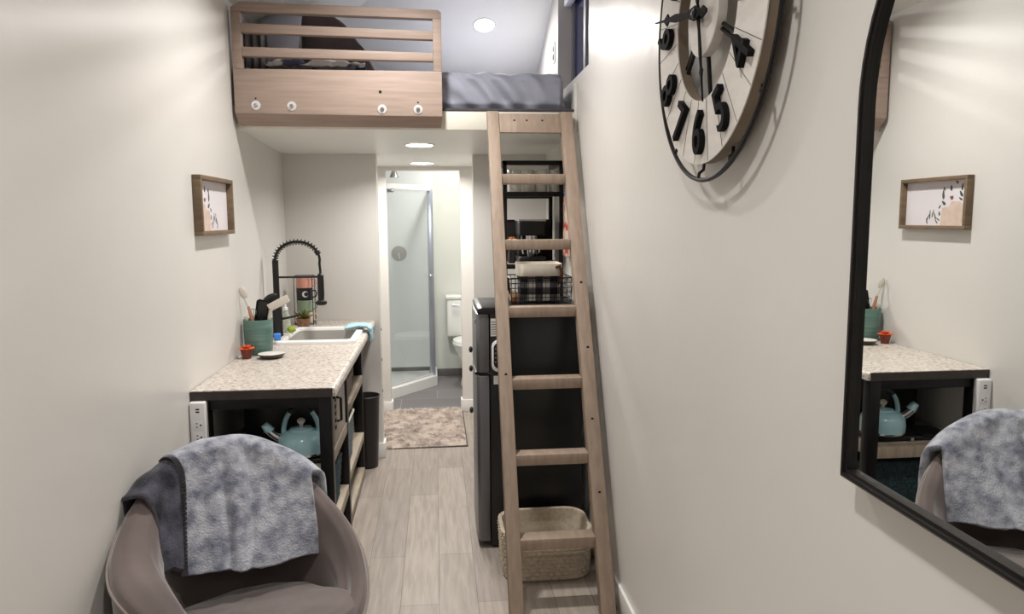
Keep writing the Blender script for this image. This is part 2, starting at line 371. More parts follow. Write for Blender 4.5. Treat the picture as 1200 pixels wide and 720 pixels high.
# hip ceiling: one slope over the room, one falling towards the far end of the loft
def quad(mb, pts, t=0.05):
    v = [mb.bm.verts.new(p) for p in pts]; u = [mb.bm.verts.new((p[0], p[1], p[2]+t)) for p in pts]; n = len(pts)
    mb.bm.faces.new(v); mb.bm.faces.new(u[::-1])
    for i in range(n): mb.bm.faces.new((v[i], u[i], u[(i+1) % n], v[(i+1) % n]))
def yhip(x): return 5.114-(zleft(x)-2.525)/0.44
mb = MB(); quad(mb, [(L-.1, -2.7, zleft(L-.1)), (R+.14, -2.7, zleft(R+.14)), (R+.14, yhip(R+.14), zleft(R+.14)), (L-.1, yhip(L-.1), zleft(L-.1))])
struct('ceiling', mb, 'ceil')
mb = MB(); quad(mb, [(L-.1, yhip(L-.1), zleft(L-.1)), (R+.14, yhip(R+.14), zleft(R+.14)), (R+.14, 6.3, zend(6.3)), (L-.1, 6.3, zend(6.3))])
struct('ceiling_loft', mb, 'ceil')
# loft platform
mb = MB(); quad(mb, [(L, YF+.012, 1.966), (R, YF+.012, 1.966), (R, YW, ZS), (L, YW, ZS)], .02); quad(mb, [(L, YW, ZS), (R, YW, ZS), (R, 6.3, ZS), (L, 6.3, ZS)], .02)
struct('ceiling_soffit', mb, 'ceil')
struct('floor_loft', MB().box(L, R, YF+.03, 6.3, 1.99, ZL-.012), 'trim')
struct('trim_1', MB().box(L, R-.012, YF, YF+.022, 1.963, ZL-.012, .002), 'fascia')
struct('trim_2', MB().box(L, R-.012, YF-.004, 4.0, ZL-.012, ZL, .002), 'carpet')
struct('trim_3', MB().box(R-.014, R, YF-.02, YF+.03, 1.955, 2.19, .002), 'trim')
# partition between room and bathroom passage
XP, XQ = -0.3595, 0.2407
struct('wall_partition', MB().box(L, XP, YW, YW+.11, 0, ZS), 'wall')
struct('wall_partition_right', MB().box(XQ, R, YW, YW+.11, 0, ZS), 'wall')
XB0, XB1 = -0.372, 0.195
mb = MB(); mb.box(L, XB0, YB0, YB0+.1, 0, ZS); mb.box(XB1, R, YB0, YB0+.1, 0, ZS); mb.box(XB0, XB1, YB0, YB0+.1, 1.905, ZS)
struct('wall_bathroom_front', mb, 'wall')
struct('wall_bathroom_back', MB().box(L, R, YB1, YB1+.1, 0, 2.4), 'bathwall')
struct('ceiling_bathroom', MB().box(L, R, YB0+.1, YB1+.05, 2.32, 2.36), 'ceil')
struct('wall_bathroom_header', MB().box(L, R, YB0+.02, YB0+.1, ZS+.02, 2.36), 'wall')
# baseboards
def base(name, segs, h=.098):
    mb = MB()
    for s in segs: mb.box(s[0], s[1], s[2], s[3], 0, h, .003)
    return struct(name, mb, 'trim')
bt = .013
base('baseboard_left', [(L, L+bt, -2.6, 2.75), (L, L+bt, 4.6, YW)])
base('baseboard_right', [(R-bt, R, -2.6, 3.9)])
base('baseboard_partition', [(-.47, XP+bt, YW-bt, YW), (XP, XP+bt, YW, YW+.11)])
base('baseboard_partition_right', [(XQ-bt, .34, YW-bt, YW), (XQ-bt, XQ, YW, YW+.11)])
base('baseboard_bathroom', [(-.55, XB0+bt, YB0-bt, YB0), (XB0, XB0+bt, YB0, YB0+.1), (XB1-bt, .4, YB0-bt, YB0), (XB1-bt, XB1, YB0, YB0+.1)])
struct('baseboard_tile', MB().box(-.02, R, YB1-.012, YB1, 0, .075, .002), 'tilebase')
# loft window: reveal, frame, pane, blind
win = thing('window_1', 'dark loft window with grey frame in right wall', 'window', (R+.1, WY0, WZ0)); win['kind'] = 'structure'
mb = MB(); fx0, fx1 = R+.075, R+.11
mb.box(fx0, fx1, WY0+.001, WY0+.05, WZ0, WZ1); mb.box(fx0, fx1, WY1-.05, WY1-.001, WZ0, WZ1)
mb.box(fx0, fx1, WY0+.05, WY1-.05, WZ0+.001, WZ0+.05); mb.box(fx0, fx1, WY0+.05, WY1-.05, WZ1-.05, WZ1-.001); mb.box(fx0-.01, fx1-.005, 3.82, 3.87, WZ0+.05, WZ1-.05)
mb.build('window_frame', 'winframe', win)
MB().box(R+.088, R+.094, WY0+.05, WY1-.05, WZ0+.05, WZ1-.05).build('pane', 'nightglass', win)
MB().box(R+.03, R+.07, WY0+.3, WY1-.01, 2.70, 2.94, .004).build('rolled_blind', 'blind', win)

# ------------------------------------------------------------------ lamps
def downlight(name, label, c, n, r, watts, colour, spread=160, aim=None):
    t = thing(name, label, 'ceiling light', c, 'recessed ceiling lights')
    n = Vector(n).normalized(); c = Vector(c)
    u = n.orthogonal().normalized(); v = n.cross(u)
    def ring(mb, r0, r1, h0, h1, seg=32):
        P = lambda r_, h, a: c+n*h+(u*math.cos(a)+v*math.sin(a))*r_
        prof = [(r0, h0), (r0+.002, h1), (r1-.008, h1), (r1, h0)]
        mb.grid(lambda i, j: P(*prof[int(round(j*3))], 2*PI*i), seg, 4, True)
    mb = MB(); ring(mb, r*.84, r, 0.0, .006); mb.build('trim_ring', 'trim', t)
    mb = MB(); vs = [mb.bm.verts.new(c+n*.003+(u*math.cos(2*PI*k/32)+v*math.sin(2*PI*k/32))*r*.86) for k in range(32)]
    mb.bm.faces.new(vs); d = mb.build('diffuser', 'bulb', t, recalc=False, label='glowing white diffuser')
    ld = bpy.data.lights.new(name+'_light', 'AREA'); ld.shape = 'DISK'; ld.size = r*1.6; ld.energy = watts; ld.color = colour; ld.spread = math.radians(spread)
    lo = bpy.data.objects.new(name+'_beam', ld); COL.objects.link(lo); lo.parent = t
    lo.matrix_local = Matrix.Translation(n*(.045 if aim else .012)) @ (Vector(aim) if aim else n).normalized().to_track_quat('-Z', 'Y').to_matrix().to_4x4()
    return t
warm = (1.0, 0.972, 0.935)
nl = Vector((0.46, 0, -1)).normalized()
downlight('recessed_light', 'recessed round light in the sloped ceiling before the loft', (-.12, 3.0, zleft(-.12)), nl, .075, POWER_ROOM, warm, 128, (-.05, 0, -1))
downlight('recessed_light', 'recessed round light in the sloped ceiling nearest the mirror', (-.2, .95, zleft(-.2)), nl, .075, POWER_NEAR, warm, 128, (-.05, 0, -1))
downlight('recessed_light', 'added round fill light in the sloped ceiling behind the camera, out of view', (-.2, -1.2, zleft(-.2)), nl, .075, POWER_NEAR, warm, 128, (-.05, 0, -1))  # unseen fill lamp, added to flatten the brightness falloff on the walls
ne = Vector((0, -0.44, -1)).normalized()
downlight('recessed_light', 'glowing round light in the loft ceiling above the mattress', (.318, 4.70, zend(4.70)), ne, .07, POWER_LOFT, (1.0, .96, .93), 170)
downlight('recessed_light', 'round light in the soffit under the loft, nearer of two before the bathroom', (-.080, 4.28, 1.9474), Vector((0, -.029, -1)), .088, POWER_SOFFIT, warm, 150)
downlight('recessed_light', 'round light in the passage ceiling just before the bathroom doorway', (-.088, 5.464, ZS), (0, 0, -1), .098, POWER_HALL, warm, 165)
downlight('recessed_light', 'round light in the bathroom ceiling above the toilet area', (.15, 6.55, 2.32), (0, 0, -1), .09, POWER_BATH, (1, .97, .92), 170)

# ------------------------------------------------------------------ loft guard rail
rail = thing('loft_guard_rail', 'pale wooden guard rail bolted across the loft edge', 'guard rail', (-.43, YF, 1.995))
y0, y1 = 3.615, 3.698
xa, xb = -.908, .043
mb = MB()
loft_ = [[(xa, y0, 2.222), (xa, y0, 2.022), (xa+.006, y0+.05, 1.976), (xa+.006, y1, 1.974), (xa, y1, 2.222)], [(xb, y0, 2.222), (xb, y0, 2.014), (xb-.006, y0+.05, 1.972), (xb-.006, y1, 1.970), (xb, y1, 2.222)]]
va, vb = [[mb.bm.verts.new(p) for p in q] for q in loft_]
mb.bm.faces.new(va); mb.bm.faces.new(vb[::-1])
for i in range(5): mb.bm.faces.new((va[i], va[(i+1) % 5], vb[(i+1) % 5], vb[i]))
bmesh.ops.bevel(mb.bm, geom=mb.bm.edges[:], offset=.003, segments=2, affect='EDGES', profile=.5)
mb.build('bottom_board', 'pine', rail, label='wide solid lower board with bolts')
MB().prism([(xa, 2.222), (-.866, 2.222), (-.866, 2.475), (xa, 2.475)], 1, y0, y0+.045, .003).build('post', 'pine', rail)
MB().prism([(.003, 2.222), (xb, 2.222), (xb, 2.460), (.003, 2.460)], 1, y0, y0+.045, .003).build('post', 'pine', rail)
MB().prism([(xa, 2.475), (-.866, 2.475), (.003, 2.460), (xb, 2.460), (xb, 2.488), (xb-.012, 2.499), (xa+.04, 2.518), (xa, 2.492)], 1, y0, y0+.045, .002).build('slat', 'pine', rail)
MB().prism([(-.866, 2.383), (.003, 2.366), (.003, 2.404), (-.866, 2.424)], 1, y0+.003, y0+.043, .002).build('slat', 'pine', rail)
MB().prism([(-.866, 2.278), (.003, 2.268), (.003, 2.306), (-.866, 2.320)], 1, y0+.003, y0+.043, .002).build('slat', 'pine', rail)
for bx, bz in ((-.812, 2.058), (-.651, 2.056), (-.238, 2.046), (-.071, 2.046)):
    o = MB().lathe([(.021, 0), (.021, -.003), (.009, -.0035)], (bx, y0, bz), 24, axis=1).build('washer', 'washer', rail, label='white round washer')
    MB().lathe([(.0095, -.0035), (.0095, -.009), (.006, -.012)], (bx, y0, bz), 6, axis=1).build('bolt', 'steel', o)
for bx, bz, r in ((-.812, 2.089, .004), (-.071, 2.078, .004), (-.245, 2.125, .007)):
    MB().lathe([(r, .0), (r, -.0012)], (bx, y0, bz), 12, axis=1).build('knot_hole', 'hole', rail)

# ------------------------------------------------------------------ loft bedding
def mattress_fn(u, v):
    # u along x, v around the front: floor -> top -> back
    x = lerp(-.885, .655, u)
    pth = [(3.80, 2.066), (3.772, 2.10), (3.768, 2.16), (3.772, 2.22), (3.80, 2.252), (3.86, 2.262), (4.3, 2.262), (4.9, 2.26), (5.25, 2.258), (5.28, 2.2), (5.28, 2.066)]
    k = v*(len(pth)-1); i = min(int(k), len(pth)-2); f = k-i
    y, z = lerp(pth[i][0], pth[i+1][0], f), lerp(pth[i][1], pth[i+1][1], f)
    if y < 3.9:
        side = smoothstep(2.07, 2.12, z)
        d = math.sin((x*46)+5*(z-2.15)*14*(.4+.6*nz3(x*2, 0, 3))+3*nz3(x*5, z*3, 0))
        y += side*(.012*d+.016*nz3(x*11+z*8, z*7, 5)+.008*nz3(x*26+z*20, z*9, 1))
        z += (.012*nz3(x*9, y*7, 1)+.006*nz3(x*25, y*12, 4))*smoothstep(2.2, 2.25, z)
    e = smoothstep(.985, 1.0, u)
    y += .05*e*(1 if y < 4 else -1); z -= .02*e*smoothstep(2.2, 2.26, z)
    return (x, y, z)
mt = thing('mattress', 'mattress under a crinkled blue grey sheet on the loft floor', 'mattress', (-.1, 4.5, ZL))
MB().grid(mattress_fn, 260, 61).build('fitted_sheet', 'sheet', mt, angle=80)
for x in (0, 1):
    mb = MB(); v = [mb.bm.verts.new(mattress_fn(x, j/60)) for j in range(61)]; mb.bm.faces.new(v); mb.build('sheet_end', 'sheet', mt)

def cushion(name, m, label, cat, c, w, h, t, rx=0, rz=0, group=None, sag=.02):
    mb = MB()
    def f(side):
        def g(u, v):
            a, b = 2*u-1, 2*v-1
            ed = (1-abs(a)**3.2)*(1-abs(b)**3.2); th = t*.5*max(ed, 0)**.55
            pin = 1-.07*(1-abs(b)**2)*abs(a)**4; pin2 = 1-.07*(1-abs(a)**2)*abs(b)**4
            p = Vector((a*w/2*pin2, side*(th+.006*nz3(a*2.5+c[0]*9, b*2.5, side)*ed), b*h/2*pin))
            return p
        return g
    for s_ in (-1, 1): mb.grid(f(s_), 31, 31)
    bmesh.ops.remove_doubles(mb.bm, verts=mb.bm.verts[:], dist=1e-4)
    mt_ = Matrix.Translation(c) @ Matrix.Rotation(rz, 4, 'Z') @ Matrix.Rotation(rx, 4, 'X')
    bmesh.ops.transform(mb.bm, matrix=mt_, verts=mb.bm.verts[:])
    return tag(mb.build(name, m, angle=80), label, cat, group)
cushion('pillow', 'pillow', 'blue grey pillow leaning behind the left end of the guard rail', 'pillow', (-.785, 4.02, 2.425), .235, .32, .11, -.35, -.25)
cushion('pillow', 'whitepillow', 'white pillow behind the blue grey pillow in the loft', 'pillow', (-.70, 4.36, 2.43), .36, .32, .10, -.3, -.1)
# dark brown wedge cushion
mb = MB(); mb.prism([(-.685, 2.268), (-.27, 2.268), (-.36, 2.43), (-.455, 2.56), (-.54, 2.615), (-.685, 2.615)], 1, 4.12, 4.24, .03)
bmesh.ops.subdivide_edges(mb.bm, edges=[e for e in mb.bm.edges if e.calc_length() > .1], cuts=4, use_grid_fill=True)
tag(mb.build('wedge_cushion', 'brown', angle=60), 'dark brown wedge cushion standing on the loft mattress behind the rail', 'cushion')
# curtain
mb = MB(); mb.grid(lambda u, v: (lerp(-.915, -.80, u)+.0*v, 3.83+.035*u+.018*math.sin(u*22), lerp(2.27, 2.47, v)), 60, 6)
tag(mb.build('curtain', 'curtain', solid=.004, angle=80), 'grey curtain hanging in folds at the left end of the loft', 'curtain')
# crumpled throw in front of the cushion
def thr(u, v):
    x = lerp(-.80, -.33, u); y = lerp(3.79, 3.92, v)
    z = 2.272+.065*math.sin(PI*v)*(.5+.5*math.sin(PI*u))*(0.7+.6*nz3(x*14, y*12, 2))+.012*nz3(x*30, y*20, 7)
    return (x, y, max(z, 2.27))
tag(MB().grid(thr, 60, 30).build('patterned_throw', 'throwpat', solid=.006, angle=80), 'crumpled white and navy throw lying on the loft mattress', 'blanket')
# outlet on loft wall
ot = thing('wall_outlet', 'white power outlet on the loft wall beside the window', 'outlet', (R, 4.40, 2.48))
MB().box(R-.006, R, 4.365, 4.435, 2.425, 2.54, .003).build('cover_plate', 'plastic', ot)
for z in (2.46, 2.505): MB().box(R-.009, R-.006, 4.385, 4.415, z-.016, z+.016, .002).build('socket', 'dishdark', ot)

# ------------------------------------------------------------------ ladder
lad = thing('loft_ladder', 'wooden ladder leaning against the loft edge', 'ladder', (.46, 2.66, 0))
LY0, LY1, LZ1 = 2.64, 3.64, 2.06
sl = (LY1-LY0)/LZ1
def ly(z): return LY0+sl*z
for a, b in ((.256, .311), (.610, .668)):
    MB().prism([(ly(0), 0.001), (ly(0)+.065, 0.001), (ly(2.05)+.058, 2.045), (ly(2.05), 2.045)], 0, a, b, .004).build('stile', 'ladderwood', lad)
for z in (1.739, 1.438, 1.149, .860, .574, .277):
    MB().box(.309, .612, ly(z)+.002, ly(z)+.078, z-.046, z, .004).build('rung', 'ladderwood', lad)
bt_ = MB().prism([(ly(1.94)+.012, 1.94), (ly(1.94)+.05, 1.94), (ly(2.035)+.05, 2.035), (ly(2.035)+.012, 2.035)], 0, .309, .612, .003).build('top_board', 'ladderwood', lad)
for x in (.385, .445, .52):
    MB().cyl((x, ly(2.0)+.016, 2.0), (x, ly(2.0)+.0105, 2.0), .005, seg=10).build('screw_hole', 'hole', bt_)
for x, z in ((.642, .43), (.285, .88), (.64, 1.25), (.645, .98), (.638, .7)):
    MB().cyl((x, ly(z)+.003, z), (x, ly(z)-.0006, z), .006, seg=10).build('knot', 'hole', lad)

# ------------------------------------------------------------------ wall clock
CY, CZ = 1.780, 2.015
ck = thing('wall_clock', 'large round whitewashed wooden wall clock with black numerals and wire ring', 'clock', (R, CY, CZ))
xd0, xd1 = R-.028, R-.058
def cpos(ang, r, x):              # clockwise from 12 seen from the room
    return (x, CY-r*math.sin(ang), CZ+r*math.cos(ang))
def ring_solid(r0, r1, x0, x1, seg=96):
    mb = MB(); prof = [(r0, x0), (r1, x0), (r1, x1), (r0, x1), (r0, x0)]
    mb.grid(lambda u, v: cpos(2*PI*u, prof[int(round(v*4))][0], prof[int(round(v*4))][1]), seg, 5, True)
    bmesh.ops.remove_doubles(mb.bm, verts=mb.bm.verts[:], dist=1e-5); return mb
ring_solid(.200, .352, xd1+.003, xd1).build('dial_ring', 'clockface', ck)
ring_solid(.2005, .3505, xd0, xd1+.003).build('dial_edge', 'clockedge', ck, label='grey brown wooden rim of the dial')
mb = MB(); mb.lathe([(.098, -.040), (.10, -.044), (.10, -.062), (.098, -.064)], (R, CY, CZ), 48, axis=0); mb.build('hub_disc', 'clockface', ck)
# plank joints
for k in range(24):
    a = (k+.5)*2*PI/24
    p, q = cpos(a, .202, xd1-.0003), cpos(a, .35, xd1-.0003)
    MB().tube([p, q], .0007, 4).build('plank_joint', 'hole', ck)
mb = MB(); mb.tube([cpos(2*PI*i/120, .390, R-.046) for i in range(120)], .0058, 8, True); wr = mb.build('wire_ring', 'blackmetal', ck)
for k in range(12):
    a = k*PI/6+PI/24
    MB().tube([cpos(a, .390, R-.046), cpos(a, .374, R-.044), cpos(a, .366, R-.034), cpos(a, .345, R-.032)], .0042, 6).build('ring_bracket', 'blackmetal', wr)
for k in range(6):
    a = k*PI/3
    for d in (-.016, .016) if k % 3 else (0,):
        MB().tube([cpos(a+d*4, .09, R-.046), cpos(a+d*2, .215, R-.036)], .0055, 6).build('spoke', 'blackmetal', ck)
def numeral(s, ang, flip):
    cu_ = bpy.data.curves.new('numeral', 'FONT'); cu_.body = s; cu_.size = .150; cu_.extrude = .007; cu_.offset = .0012; cu_.align_x = 'CENTER'; cu_.align_y = 'CENTER'; cu_.space_character = .85
    tmp = bpy.data.objects.new('numeral', cu_); COL.objects.link(tmp); bpy.context.view_layer.update()
    me = bpy.data.meshes.new_from_object(tmp.evaluated_get(bpy.context.evaluated_depsgraph_get())); bpy.data.objects.remove(tmp)
    xs = [v.co.x for v in me.vertices]; ys = [v.co.y for v in me.vertices]; mx, my = (min(xs)+max(xs))/2, (min(ys)+max(ys))/2
    rot = ang+(PI if flip else 0)
    right = Vector((0, -math.cos(rot), -math.sin(rot))); up = Vector((0, -math.sin(rot), math.cos(rot)))
    c = Vector(cpos(ang, .277, 0)); sxn = .80 if len(s) == 1 else .56
    for v in me.vertices:
        p = c+right*(v.co.x-mx)*sxn+up*(v.co.y-my)*.98; v.co = (xd1-.008-v.co.z-R, p.y-CY, p.z-CZ)
    me.materials.append(M['iron']); ob = bpy.data.objects.new('numeral', me); COL.objects.link(ob); ob.parent = ck
for h in range(1, 13): numeral(str(h), h*PI/6, 3 <= h <= 9)
def hand(name, ang, ln, tail, x, sw):
    mb = MB(); d = Vector((0, -math.sin(ang), math.cos(ang))); s_ = Vector((0, -math.cos(ang), -math.sin(ang))); c = Vector((x, CY, CZ))
    out = [(-tail, .003), (-tail*.7, .012), (-tail*.45, .005), (0, .016), (ln*.18, .006), (ln*.45, .0095), (ln*.62, .0045), (ln*.66, .014), (ln*.74, .003), (ln, .001)]
    pts = [(a, b*sw) for a, b in out]+[(a, -b*sw) for a, b in reversed(out)]
    v0 = [mb.bm.verts.new(c+d*a+s_*b) for a, b in pts]; v1 = [mb.bm.verts.new(c+d*a+s_*b+Vector((-.004, 0, 0))) for a, b in pts]; n = len(pts)
    mb.bm.faces.new(v0); mb.bm.faces.new(v1[::-1])
    for i in range(n): mb.bm.faces.new((v0[i], v0[(i+1) % n], v1[(i+1) % n], v1[i]))
    mb.build(name, 'iron', ck)
hand('minute_hand', math.radians(280), .325, .08, R-.080, 1.1)
hand('hour_hand', math.radians(168), .215, .05, R-.072, .7)
MB().lathe([(.012, -.063), (.012, -.086), (.006, -.090)], (R, CY, CZ), 16, axis=0).build('hand_pin', 'blackmetal', ck)

# ------------------------------------------------------------------ arched mirror
MC, MR_, MZ0, MZ1 = .80, .346, 1.102, 1.705
mr = thing('wall_mirror', 'arched wall mirror with thin black frame on the right wall', 'mirror', (R, MC, MZ0))
def arch(r, zb):
    pts = [(MC+r, zb)]
    for i in range(33):
        a = PI*i/32; pts.append((MC+r*math.cos(a), MZ1+r*math.sin(a)))
    pts.append((MC-r, zb)); return pts
mb = MB(); wf = .016; A = arch(MR_, MZ0); Bm = arch(MR_-.004, MZ0+.004); B = arch(MR_-wf, MZ0+wf)
rings = [(A, R-.002), (A, .670), (Bm, .667), (arch(MR_-.009, MZ0+.009), .667), (arch(MR_-.010, MZ0+.010), .671), (B, .671), (B, R-.012)]
V = [[mb.bm.verts.new((x, p[0], p[1])) for p in P_] for P_, x in rings]; n = len(A)
for P_, Q in zip(V, V[1:]):
    for i in range(n): mb.bm.faces.new((P_[i], P_[(i+1) % n], Q[(i+1) % n], Q[i]))
mb.build('mirror_frame', 'mirrorframe', mr, angle=25)
MB().prism(arch(MR_-wf+.001, MZ0+wf-.001), 0, RM, R-.004).build('mirror_glass', 'mirror', mr, angle=20)

# ------------------------------------------------------------------ framed print
pc = thing('framed_picture', 'small wood framed botanical print on the left wall above the counter', 'picture', (L, 3.21, 1.474))
py0, py1, pz0, pz1, pd = 2.985, 3.443, 1.474, 1.708, .034
fr = .017
mb = MB(); mb.box(L+.001, L+pd, py0, py1, pz0, pz0+fr, .0015); mb.box(L+.001, L+pd, py0, py1, pz1-fr, pz1, .0015)
mb.box(L+.001, L+pd, py0, py0+fr, pz0+fr, pz1-fr, .0015); mb.box(L+.001, L+pd, py1-fr, py1, pz0+fr, pz1-fr, .0015)
mb.build('frame', 'framewood', pc)
pr = MB().box(L+.002, L+.008, py0+fr-.002, py1-fr+.002, pz0+fr-.002, pz1-fr+.002).build('print', 'paper', pc, label='pale print of a potted plant')
def fleaf(mb, y, z, ln, wd, ang):
    pts = []
    for i in range(12):
        t = 2*PI*i/12; a, b = ln/2*math.cos(t), wd/2*math.sin(t)*(1 if math.cos(t) < 0 else .7)
        pts.append((y+a*math.cos(ang)-b*math.sin(ang), z+a*math.sin(ang)+b*math.cos(ang)))
    mb.prism(pts, 0, L+.0078, L+.0086)
mb = MB(); pts = []
for i in range(20):
    t = lerp(-.25*PI, 1.25*PI, i/19); pts.append((3.075+.062*math.cos(-t+PI/2*0), 1.545-.06*math.sin(t-PI)))
ptc = [(3.045, 1.492), (3.028, 1.52), (3.024, 1.55), (3.034, 1.58), (3.052, 1.596), (3.11, 1.598), (3.125, 1.575), (3.17, 1.57), (3.172, 1.53), (3.178, 1.492)]
mb = MB(); mb.prism(ptc, 0, L+.0078, L+.0084); mb.build('painted_pot', 'printpink', pr)
mb = MB()
for y, z, l_, w_, a in ((3.045, 1.66, .034, .013, 1.7), (3.05, 1.63, .032, .016, .9), (3.052, 1.608, .026, .01, .5), (3.165, 1.63, .045, .017, 1.5), (3.16, 1.655, .02, .01, 1.0), (3.16, 1.592, .03, .016, .6),
    (3.185, 1.575, .02, .01, 2.2), (3.23, 1.545, .04, .008, 1.9), (3.25, 1.54, .045, .008, 1.6), (3.215, 1.535, .035, .008, 1.2), (3.265, 1.525, .04, .008, 2.1), (3.205, 1.51, .03, .007, .8), (3.27, 1.51, .028, .007, 1.3), (3.185, 1.545, .02, .012, 1.4), (3.195, 1.52, .03, .006, .5)):
    fleaf(mb, y, z, l_, w_, a)
mb.build('painted_leaves', 'printgreen', pr)
mb = MB(); fleaf(mb, 3.115, 1.657, .026, .016, 1.4); mb.build('painted_petal', 'printblue', pr)
for q_ in ((3.08, 1.682, .02, .014, .6), (3.11, 1.615, .024, .02, .2)):
    mb = MB(); fleaf(mb, *q_); mb.build('painted_bud', 'printbrown', pr)

# ------------------------------------------------------------------ kitchen table (black metal frame, laminate top, open shelves)
CX, CY0, CY1, CZT = -.388, 2.823, YW-.003, .90
kt = thing('kitchen_counter', 'long counter table with speckled top, black metal frame and open shelves', 'counter', (-.65, 3.78, 0))
SX0, SX1, SY0, SY1 = -.8265, -.415, 3.83, 4.36
mb = MB()
mb.box(L+.002, CX-.014, CY0, SY0+.02, CZT-.026, CZT); mb.box(L+.002, CX-.014, SY1-.02, CY1, CZT-.026, CZT)
mb.box(L+.002, SX0+.02, SY0+.02, SY1-.02, CZT-.026, CZT)
mb.box(SX1-.02, CX-.014, SY0+.02, SY1-.02, CZT-.026, CZT)
edge = [(CX-.014, CZT), (CX-.008, CZT-.002), (CX-.002, CZT-.009), (CX, CZT-.018), (CX, CZT-.034), (CX-.014, CZT-.034)]
mb.prism(edge, 1, CY0, CY1)
mb.build('countertop', 'granite', kt, angle=40)
MB().box(L+.002, CX-.012, CY0-.002, CY0+.004, CZT-.036, CZT-.003).build('edge_strip', 'graniteblack', kt, label='dark front edge of the countertop')
def leg(x0, x1, y0, y1): MB().box(x0, x1, y0, y1, 0, CZT-.036, .002).build('leg', 'blackmetal', kt)
for y, xo in ((2.835, -.408), (3.50, -.430), (4.38, -.448)):
    leg(xo-.048, xo, y, y+.05); leg(-.905, -.860, y, y+.05)
mb = MB(); mb.box(-.905, -.410, 2.84, 2.88, .822, .864, .002); mb.box(-.412, -.402, 2.90, 4.42, .836, .864, .002); mb.box(-.90, -.865, 2.86, 4.45, .83, .864, .002)
mb.build('top_frame', 'blackmetal', kt)
for zt in (.58, .275, .06):
    MB().box(-.905, -.432, 2.89, 3.495, zt-.05, zt, .002).build('shelf', 'shelfwood', kt)
    MB().box(-.905, -.444, 3.555, 4.375, zt-.045+.04*(zt > .5), zt+.04*(zt > .5), .002).build('shelf', 'shelfwood', kt)
    MB().box(-.86, -.452, 2.845, 2.889, zt-.054, zt-.006, .001).build('shelf_rail', 'blackmetal' if zt < .5 else 'shelfwood', kt)

# ------------------------------------------------------------------ sink, tap
sk = thing('kitchen_sink', 'white rimmed drop in sink set in the counter top', 'sink', ((SX0+SX1)/2, (SY0+SY1)/2, .70))
def rrect(x0, x1, y0, y1, r, n=6):
    pts = []
    for cx, cy, a0 in ((x1-r, y1-r, 0), (x0+r, y1-r, PI/2), (x0+r, y0+r, PI), (x1-r, y0+r, 1.5*PI)):
        for i in range(n+1): a = a0+PI/2*i/n; pts.append((cx+r*math.cos(a), cy+r*math.sin(a)))
    return pts
def loft_rings(mb, rings, cap=True):
    V = [[mb.bm.verts.new(p) for p in r_] for r_ in rings]; n = len(V[0])
    for a, b in zip(V, V[1:]):
        for i in range(n): mb.bm.faces.new((a[i], a[(i+1) % n], b[(i+1) % n], b[i]))
    if cap: mb.bm.faces.new(V[-1])
    return mb
rr_ = lambda d, r, z: [(p[0], p[1], z) for p in rrect(SX0+d, SX1-d, SY0+d, SY1-d, r)]
loft_rings(MB(), [rr_(0, .04, .9005), rr_(0.001, .04, .914), rr_(.008, .035, .919), rr_(.034, .03, .919), rr_(.038, .03, .914), rr_(.04, .03, .90)], False).build('sink_rim', 'sinkwhite', sk)
loft_rings(MB(), [rr_(.04, .03, .90), rr_(.046, .03, .76), rr_(.07, .05, .735)]).build('basin', 'sinkin', sk, label='grey basin')
MB().lathe([(.035, .7355), (.033, .738), (.012, .737)], (-.61, 4.1, 0), 24).build('drain', 'chrome', sk)

fa = thing('kitchen_faucet', 'tall black spring neck faucet at the left of the sink', 'faucet', (-.858, 4.1, .90))
fx, fy = -.858, 4.1
MB().lathe([(.029, .9005), (.029, .91), (.026, .915), (.026, 1.065), (.022, 1.07)], (fx, fy, 0), 24).build('base', 'black', fa)
MB().cyl((fx, fy, 1.068), (fx, fy, 1.318), .0165, seg=20).build('column', 'black', fa)
arc = []
for i in range(41):
    a = PI-PI*i/40*1.06; arc.append((fx+.117+.117*math.cos(a), fy, 1.318+.098*math.sin(a)))
arc += [(fx+.235, fy, 1.26), (fx+.2352, fy, 1.20)]
MB().tube(arc, .007, 10).build('hose', 'black', fa)
coil = []
NT = 17
for i in range(NT*10+1):
    t = i/(NT*10)*.80; k = t*40; j = min(int(k), 39); f = k-j
    p = Vector(arc[j]).lerp(Vector(arc[j+1]), f); tg = (Vector(arc[j+1])-Vector(arc[j])).normalized(); u = Vector((0, 1, 0)); v = tg.cross(u)
    a = 2*PI*i/10; coil.append(p+(u*math.cos(a)+v*math.sin(a))*.0145)
MB().tube(coil, .0026, 6).build('spring', 'black', fa)
j = 33; MB().cyl(Vector(arc[j])+(Vector(arc[j-1])-Vector(arc[j]))*1.2, Vector(arc[j])-(Vector(arc[j-1])-Vector(arc[j]))*1.2, .015).build('spring_collar', 'black', fa)
MB().tube([(fx, fy, 1.226), (fx+.235, fy, 1.226)], .0055, 10).build('support_arm', 'black', fa)
MB().lathe([(.008, 1.245), (.017, 1.235), (.018, 1.14), (.016, 1.10), (.030, 1.092), (.030, 1.078), (.020, 1.072)], (fx+.235, fy, 0), 20).build('spray_head', 'black', fa)
MB().tube([(fx+.02, fy, 1.0), (fx+.05, fy-.005, 1.005), (fx+.125, fy-.01, 1.022)], [.008, .006, .005], 10).build('lever_handle', 'black', fa)

